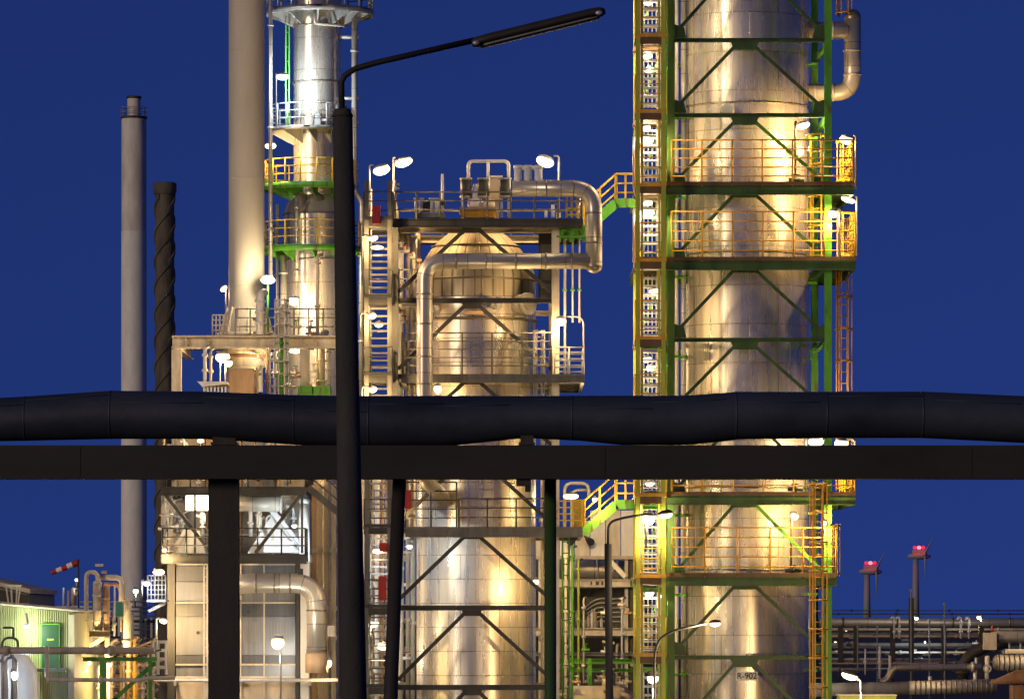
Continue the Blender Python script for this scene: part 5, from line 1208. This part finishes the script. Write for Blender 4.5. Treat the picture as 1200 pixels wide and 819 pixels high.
part('pipe_body', MB().tube([W(1032, 800, 124), W(1041, 795, 124), W(1046, 782, 124), W(1150, 781, 124)], S(4.2, 124), 16, bend=.25), M['cladp'], t); part('flange', MB().ring(W(1140, 781, 124), (1,0,0), S(6, 124), .06, .1, 18), M['mid'], t); part('drain', MB().cyl(W(1144, 770, 124), W(1144, 795, 124), S(2, 124), n=12), M['mid'], t)
t = thing('big_pipe', 'pale thick pipe with a squared elbow at the right edge', 'pipe', W(1180, 745, 120))
part('pipe_body', MB().tube([W(1300, 746, 120), W(1163, 746, 120), W(1160, 762, 120)], S(7, 120), 20, bend=.1), M['cladd'], t); part('elbow_box', MB().pbox(1154, 741, 1168, 761, 119.6, .5), M['beige'], t); part('bleed_valve', MB().cyl(W(1163, 740, 120), W(1163, 733, 120), S(1.6, 120), n=10), M['red'], t)
for px in (1183, 1196): part('hanger', MB().cyl(W(px, 752, 120), W(px, 764, 120), S(1.4, 120), n=8), M['mid'], t)
t = thing('big_pipe', 'ribbed tan lit pipe at the right edge above the rusty funnel', 'pipe', W(1190, 785, 119))
part('pipe_body', MB().tube([W(1168, 776, 119), W(1300, 775, 119)], S(9, 119), 24), M['cladd'], t)
for k in range(9): part('rib', MB().ring(W(1170+k*6, 776, 119), (1,0,0), S(9.4, 119), .04, .035, 24), M['cladd'], t)
part('end_cap', MB().ell(W(1168, 776, 119), S(5, 119), S(9, 119), S(9, 119), 20, 10), M['cladd'], t); part('top_pipe', MB().tube([W(1178, 763, 119), W(1300, 762, 119)], S(3, 119), 14), M['cream'], t)
t = thing('rusty_funnel', 'large rusty brown tapering hood in the bottom right corner', 'funnel', W(1190, 830, 112))
part('funnel_body', MB().tube([W(1160, 800, 112), W(1190, 793, 112), W(1290, 788, 112)], [S(1.5, 112), S(8, 112), S(14, 112)], 24), M['rusty'], t); part('support', MB().pbox(1187, 803, 1203, 985, 112.1, .8), M['rusty'], t)
t = thing('dark_elbow', 'dark curved pipe elbow behind the ribbed silver pipe, bottom right', 'pipe', W(1135, 795, 128))
part('pipe_body', MB().tube([W(1127, 800, 128), W(1130, 770, 128), W(1160, 755, 128), W(1180, 752, 128)], S(7, 128), 18, bend=.5), M['dark'], t); part('flange', MB().ring(W(1128, 788, 128), (0,0,1), S(8.5, 128), .08, .1, 20), M['dark'], t)
t = thing('lit_box', 'low yellowish box under the lamp at the bottom edge, right of the green post', 'box', W(1002, 835, 111))
part('box_body', MB().pbox(984, 815.5, 1050, 835, 111, 1), M['ygreen'], t); part('box_lid', MB().pbox(983, 813.5, 1051, 815.2, 110.95, 1.1), M['cream'], t)
t = thing('white_post', 'white valve post left of the dark elbow, bottom right', 'valve', W(1160, 800, 119.5))
part('valve_stem', MB().cyl(W(1157, 800, 119.5), W(1157, 768, 119.5), S(3, 119.5), n=12), M['cream'], t); part('handwheel', MB().ring(W(1157, 783, 119.2), (0,1,0), S(5, 119), .04, .04, 16), M['mid'], t)
for k, (px, y0, y1, r_) in enumerate(((1031, 757, 795, 1.6), (1043, 768, 800, 1.8), (1014, 760, 790, 1))):
    t = thing('riser_pipe', ('white riser left of the bluish pipe elbow, bottom right', 'white riser right at the bluish pipe elbow, bottom right', 'thin white riser above the bottom right lamp')[k], 'pipe', W(px, y1, 132)); part('pipe_body', MB().cyl(W(px, y1, 132), W(px, y0, 132), S(r_, 132), n=10), M['white'], t); part('flange', MB().ring(W(px, (y0+y1)/2, 132), (0,0,1), S(r_+1.2, 132), .05, .07, 12), M['white'], t)
for k in range(40):
    px, py = R.uniform(982, 1195), R.uniform(736, 772); dd = ED+R.uniform(-2, 5)
    t = thing('pipe_valve', 'tiny valve among the layered pipes of the right rack', 'valve', W(px, py, dd), 'valves in the right pipe rack')
    mt = M[R.choice(('dark','grey','mid','tan','beige'))]
    part('valve_body', MB().cyl(W(px-R.uniform(2, 6), py, dd), W(px+R.uniform(2, 6), py, dd), S(R.uniform(1, 2.2), dd), n=10), mt, t); part('valve_stem', MB().cyl(W(px, py, dd), W(px, py-4, dd), S(.9, dd), n=8), mt, t)
for k, (px, py) in enumerate(((980, 738), (986, 738.5), (992, 739), (979, 752), (986, 751), (993, 753), (979, 758), (988, 757), (994, 758), (980, 763), (990, 764), (998, 764))):
    t = thing('rack_lamp', 'tiny distant lamp seen through the rack beside the right green post', 'lamp', W(px, py, 170), 'tiny lamps beside the right green post')
    part('lamp_glass', MB().ell(W(px, py, 170), S(1.6, 170), S(1, 170), S(.6, 170), 10, 6), M['glass'], t); part('lamp_head', MB().pbox(px-2.4, py-1.6, px+2.4, py-.9, 169.95, .1), M['grey'], t)
lamp('small cool lamp in the right pipe rack below the hooked vents', 1084, 752, ED-2.5, None, COOL, 12, 1, 1, 0, group='lamps of the right pipe rack')
lamp('small white lamp on the right skyline beside the hooked vent pipes', 1074, 724, ED-3, (1068, 727), COOL, 30, 2.2, 1.8, 0, group='lamps of the right pipe rack')
lamp('small pyramid shaped lamp on the far right skyline', 1147, 723, ED-3, (1150, 728), NEUT, 30, 2.4, 2.2, 0, group='lamps of the right pipe rack')
# ============================================================ FOREGROUND PIPE BRIDGE
PD = 45.0
prof = [(-700,492,27),(-200,491,27),(0,491.5,25.5),(30,490.5,26),(130,486,28.3),(240,486.5,27.8),(345,491.8,29),(350,492,29.3),(420,494.3,30.4),(520,493.2,29.6),(535,492.6,29),(610,488.8,24.9),(625,488.8,24.9),(680,490,26.4),(730,492.5,29),(805,492.3,29),(850,488.5,28.3),(862,487,28),(960,486.2,27.2),(1080,486,27.2),(1095,486.6,27.3),(1200,491.5,27.5),(1500,494,27.5),(1900,492,27.5)]
t = thing('insulated_pipe', 'thick dark insulated pipe crossing the whole picture in the foreground', 'pipe', W(600, 492, PD))
part('pipe_body', MB().tube([W(p[0], p[1], PD) for p in prof], [S(p[2], PD) for p in prof], 40, caps=True), M['fpipe'], t)
for px in (30, 130, 345, 432, 670, 862, 968, 1080):
    i = max(k for k in range(len(prof)) if prof[k][0] <= px); a, b = prof[i], prof[min(i+1, len(prof)-1)]; u = (px-a[0])/max(1, b[0]-a[0])
    part('seam_band', MB().ring(W(px, a[1]+(b[1]-a[1])*u, PD), (1,0,0), S(a[2]+(b[2]-a[2])*u+.2, PD), .008, .02, 40), M['fpipe'], t)
for k, (xa, xb) in enumerate(((-60, 30), (30, 130), (130, 240), (240, 345), (345, 432), (432, 520), (520, 598), (625, 670), (670, 765), (765, 850), (862, 960), (968, 1080), (1095, 1195))):
    def at(px):
        i = max(q for q in range(len(prof)) if prof[q][0] <= px); a, b = prof[i], prof[min(i+1, len(prof)-1)]; u = (px-a[0])/max(1, b[0]-a[0])
        return a[1]+(b[1]-a[1])*u, a[2]+(b[2]-a[2])*u
    an = math.radians((35, 52, 28, 47, 20, 40, 33, 55, 25, 44, 30, 50, 38)[k]); pts = []
    for px in (xa, (xa+xb)/2, xb):
        cy_, r_ = at(px); p = W(px, cy_, PD); rr = S(r_, PD)+.002; pts.append(p + V((0, -rr*math.cos(an), rr*math.sin(an))))
    part('lap_seam', MB().tube(pts, .004, 5), M['fpipe'], t)
t = thing('steel_beam', 'straight dark brown box beam just under the thick foreground pipe', 'beam', W(600, 541, PD))
part('beam_body', MB().pbox(-700, 521.6, 1900, 560.8, PD-.14, .32), M['fbeam'], t)
for px in (85, 700, 1130): part('splice_plate', MB().pbox(px-9, 523.5, px+9, 559, PD-.146, .006), M['fbeam'], t)
for px0, px1, lab in ((249, 276, 'dark saddle block between the foreground pipes above the thick post'), (610, 625, 'narrow dark saddle between the foreground pipes, middle of the picture')):
    t = thing('pipe_saddle', lab, 'saddle', W((px0+px1)/2, 523, PD))
    part('saddle_block', MB().pbox(px0, 508, px1, 528, PD-.1, .3), M['fpost'], t)
    part('saddle_plate', MB().pbox(px0-2, 518, px1+2, 521, PD-.13, .36), M['fpost'], t)
t = thing('pipe_clamp', 'small dark clamp hanging under the thinner foreground pipe', 'clamp', W(615, 575, PD))
part('clamp_strap', MB().pbox(605, 556, 622, 569, PD-.08, .2), M['fpost'], t); part('clamp_bolt', MB().pbox(615.5, 569, 622, 576, PD-.04, .09), M['fpost'], t)
for px_t, px_b, hw_t, hw_b, dd, lab in ((262.5, 262.5, 17.5, 18, PD+.3, 'thick dark post carrying the foreground pipes in front of the furnace'), (468.5, 458, 8, 9, PD+.35, 'leaning dark post under the foreground pipes left of the fat vessel'), (645, 645, 7, 7.5, PD+.35, 'slim green tinted post under the foreground pipes right of the fat vessel')):
    yb = HZ + EYE/dd*F
    t = thing('support_post', lab, 'post', W(px_b, yb, dd), 'posts of the foreground pipe bridge')
    pb = px_b + (px_b-px_t)/(819-560)*(yb-819)
    a, b = W(pb, yb, dd), W(px_t, 546, dd); mt = M['dgreen'] if px_t == 645 else M['fpost']
    if hw_t > 12: part('shaft', MB().hbeam(a, b, S(hw_t*2, dd), .26, t=.03), mt, t)
    else: part('shaft', MB().tube([a, b], [S(hw_b, dd), S(hw_t, dd)], 20), mt, t)
    part('foot_plate', MB().box(a.x-.3, dd-.3, 0.005, a.x+.3, dd+.3, .04), mt, t)
    part('head_plate', MB().box(b.x-.2, PD-.1, b.z-.02, b.x+.2, dd+.3, b.z+.02), mt, t)
# ============================================================ STREET LAMPS
SD = 36.0
t = thing('street_lamp', 'unlit dark street lamp with a long head close in the foreground', 'street lamp', W(416, 722+EYE/SD*F, SD))
yb = 722+EYE/SD*F
part('pole', MB().tube([W(421, yb, SD), W(414, 819, SD), W(401.5, 135, SD)], [S(18, SD), S(16, SD), S(11.5, SD)], 24), M['fconc'], t)
part('pole_cap', MB().cyl(W(401.5, 137, SD), W(401.3, 128, SD), S(13, SD), S(9, SD), 20), M['fconc'], t)
arm = part('arm', MB().tube([W(401, 132, SD), W(400, 97, SD), W(404, 89, SD), W(416, 81, SD), W(440, 74, SD), W(556, 47.5, SD)], [S(3.6, SD)]*6, 12), M['black'], t)
A, B = W(553, 52, SD), W(709, 14, SD)
d_ = (B-A).normalized(); up = V((-d_.z, 0, d_.x))
def trough(A, B, w, h, n=14):
    mb = MB(); secs = [(0, .55), (.03, .9), (.12, 1), (.9, 1), (.97, .85), (1, .5)]; b0 = 0
    for u, s_ in secs:
        c = A + (B-A)*u
        for k in range(n):
            a = 2*math.pi*k/n; y, z = math.cos(a)*w/2*s_, math.sin(a)*h/2*s_
            if z < 0: z *= .75
            mb.v.append(tuple(c + V((0, y, 0)) + up*z))
    for i in range(len(secs)-1):
        for k in range(n):
            k2 = (k+1) % n; mb.face([i*n+k, i*n+k2, (i+1)*n+k2, (i+1)*n+k], True)
    mb.face(list(range(n))); mb.face([(len(secs)-1)*n+k for k in range(n)])
    return mb
hd = part('lamp_head', trough(A, B, .24, S(15, SD)), M['fpost'], t)
part('lamp_lens', trough(A - up*S(5.5, SD) + d_*.05, B - up*S(5, SD) - d_*.05, .18, S(6, SD)), M['grey'], hd)
for u in (.03, .95): part('end_clip', MB().ell(A + (B-A)*u - up*S(2, SD) - V((0,.11,0)), .03, .02, .02), M['mid'], hd)

def street_lamp(label, base, top, arm_pts, head, d, col, watts, r0, r1, polemat, tilt=-15, w=9, h=3.6, group='lit street lamps'):
    yb = 722+EYE/d*F
    t = thing('street_lamp', label, 'street lamp', W(base, yb, d), group)
    part('pole', MB().tube([W(base+(base-top[0])*.5, yb, d), W(*top, d)], [S(r0, d), S(r1, d)], 16), polemat, t)
    part('arm', MB().tube([W(p[0], p[1], d) for p in arm_pts], S(1.5, d), 8, bend=S(12, d)), polemat if r1 < 3 else M['fpost'], t)
    c = W(*head, d); rot = math.radians(tilt); up = V((math.sin(rot), 0, math.cos(rot)))
    hd = part('lamp_head', MB().ell(c + up*S(h*.5, d), S(w, d), S(w*.5, d), S(h*.8, d), 16, 8, rot), M['fpost'], t)
    part('lamp_glass', MB().ell(c - up*S(h*.2, d), S(w*.9, d), S(w*.45, d), S(h*.95, d), 16, 8, rot), M['glassn'], hd)
    add_light('lamp_light', c - V((0,0,.25)), col, watts, t, .08)
street_lamp('dark pole street lamp with a long thin arm in front of the white hall', 716, (712.5, 637), [(712.5,640),(713,612),(728,607),(757,602),(769,604)], (780, 602.5), 75, NEUT, 60, 5.5, 4.2, M['fpost'], -8, 9, 4)
street_lamp('thin curved street lamp reaching in front of the column number plate', 767, (767, 770), [(767,800),(767,765),(772,748),(790,738),(828,730)], (838, 730), 100, NEUT, 330, 1.6, 1.5, M['fpost'], -3, 7, 3.4)
street_lamp('glaring star-like lamp on a short post at the foot of the stair tower', 766, (766, 800), [(766,810),(766,795)], (765, 793), 101, NEUT, 200, 1.6, 1.5, M['mid'], 0, 7.5, 6.5)
street_lamp('street lamp with a bright oval head right of the tall column foot', 1009, (1009, 800), [(1009,810),(1009,797),(1004,794)], (996, 790.5), 105, WARM, 650, 1.2, 1.0, M['mid'], 16, 11, 5)
lamp('bright lamp beside the long armed street lamp, on the stair tower corner', 760, 607, DF-1.2, (757, 640), NEUT, 230, 7.5, 7, 0, kind='pole', group='lamps in the yellow stair tower')

# ============================================================ WIND TURBINES
TD = 2600.0
for px, py, s_, lab in ((1020, 661, .93, 'farther wind turbine with a red lit head, the left one of two'), (1077, 643, 1.05, 'nearer and taller wind turbine with a red lit head, the right one of two')):
    d = TD/s_; t = thing('wind_turbine', lab, 'wind turbine', W(px-4, 724, d), 'wind turbines on the horizon')
    part('tower', MB().tube([V((W(px-4, 0, d).x, d, 0)), W(px-4, py+12, d)], [S(4.6, d), S(3.3, d)], 20), M['turb'], t)
    part('nacelle', MB().ell(W(px, py+8.5, d), S(14, d), S(6, d), S(4, d), 20, 8), M['turb'], t)
    part('nacelle_box', MB().pbox(px-8, py+1, px+8, py+8, d-S(3, d), S(6, d)), M['turb'], t)
    hub = part('hub', MB().ell(W(px+7, py+6, d-S(5, d)), S(2.5, d), S(2.5, d), S(2.5, d), 14, 8), M['turb'], t)
    for k in range(3):
        a = math.radians((178, 58, 298)[k]); c = W(px+7, py+6, d-S(5, d)); Lb = S(36, d)
        v_ = V((math.sin(a)*.22, -math.sin(a)*.97, math.cos(a)))
        part('blade', MB().tube([c, c + v_*Lb*.25, c + v_*Lb], [S(.8, d), S(1.2, d), S(.2, d)], 8), M['turb'], t)
    for dx in (-5.5, 0, 5.5):
        part('warning_lamp', MB().ell(W(px+dx*.9, py-1.6, d-S(2, d)), S(2.2 if dx else 2.6, d), S(2.2, d), S(2.0, d), 14, 8), M['rglow' if dx else 'rcore'], t)
    add_light('lamp_light', W(px, py-9, d-S(9, d)), (1,.01,.02), 1500, t, 2.0)
# windsock
WDk = 160.0
t = thing('windsock', 'red and white windsock streaming above the corrugated building', 'windsock', W(92, 712, WDk))
part('pole', MB().tube([W(92, 790, WDk), W(92, 655, WDk)], .028, 8), M['dark'], t)
for k in range(5):
    u0, u1 = k/5, (k+1)/5; a, b = V(W(91, 659, WDk)), V(W(60, 671, WDk))
    part('fabric_band', MB().tube([a+(b-a)*u0, a+(b-a)*u1], [S(4-1.4*u0, WDk), S(4-1.4*u1, WDk)], 14, caps=False), M['red' if k % 2 == 0 else 'white'], t)
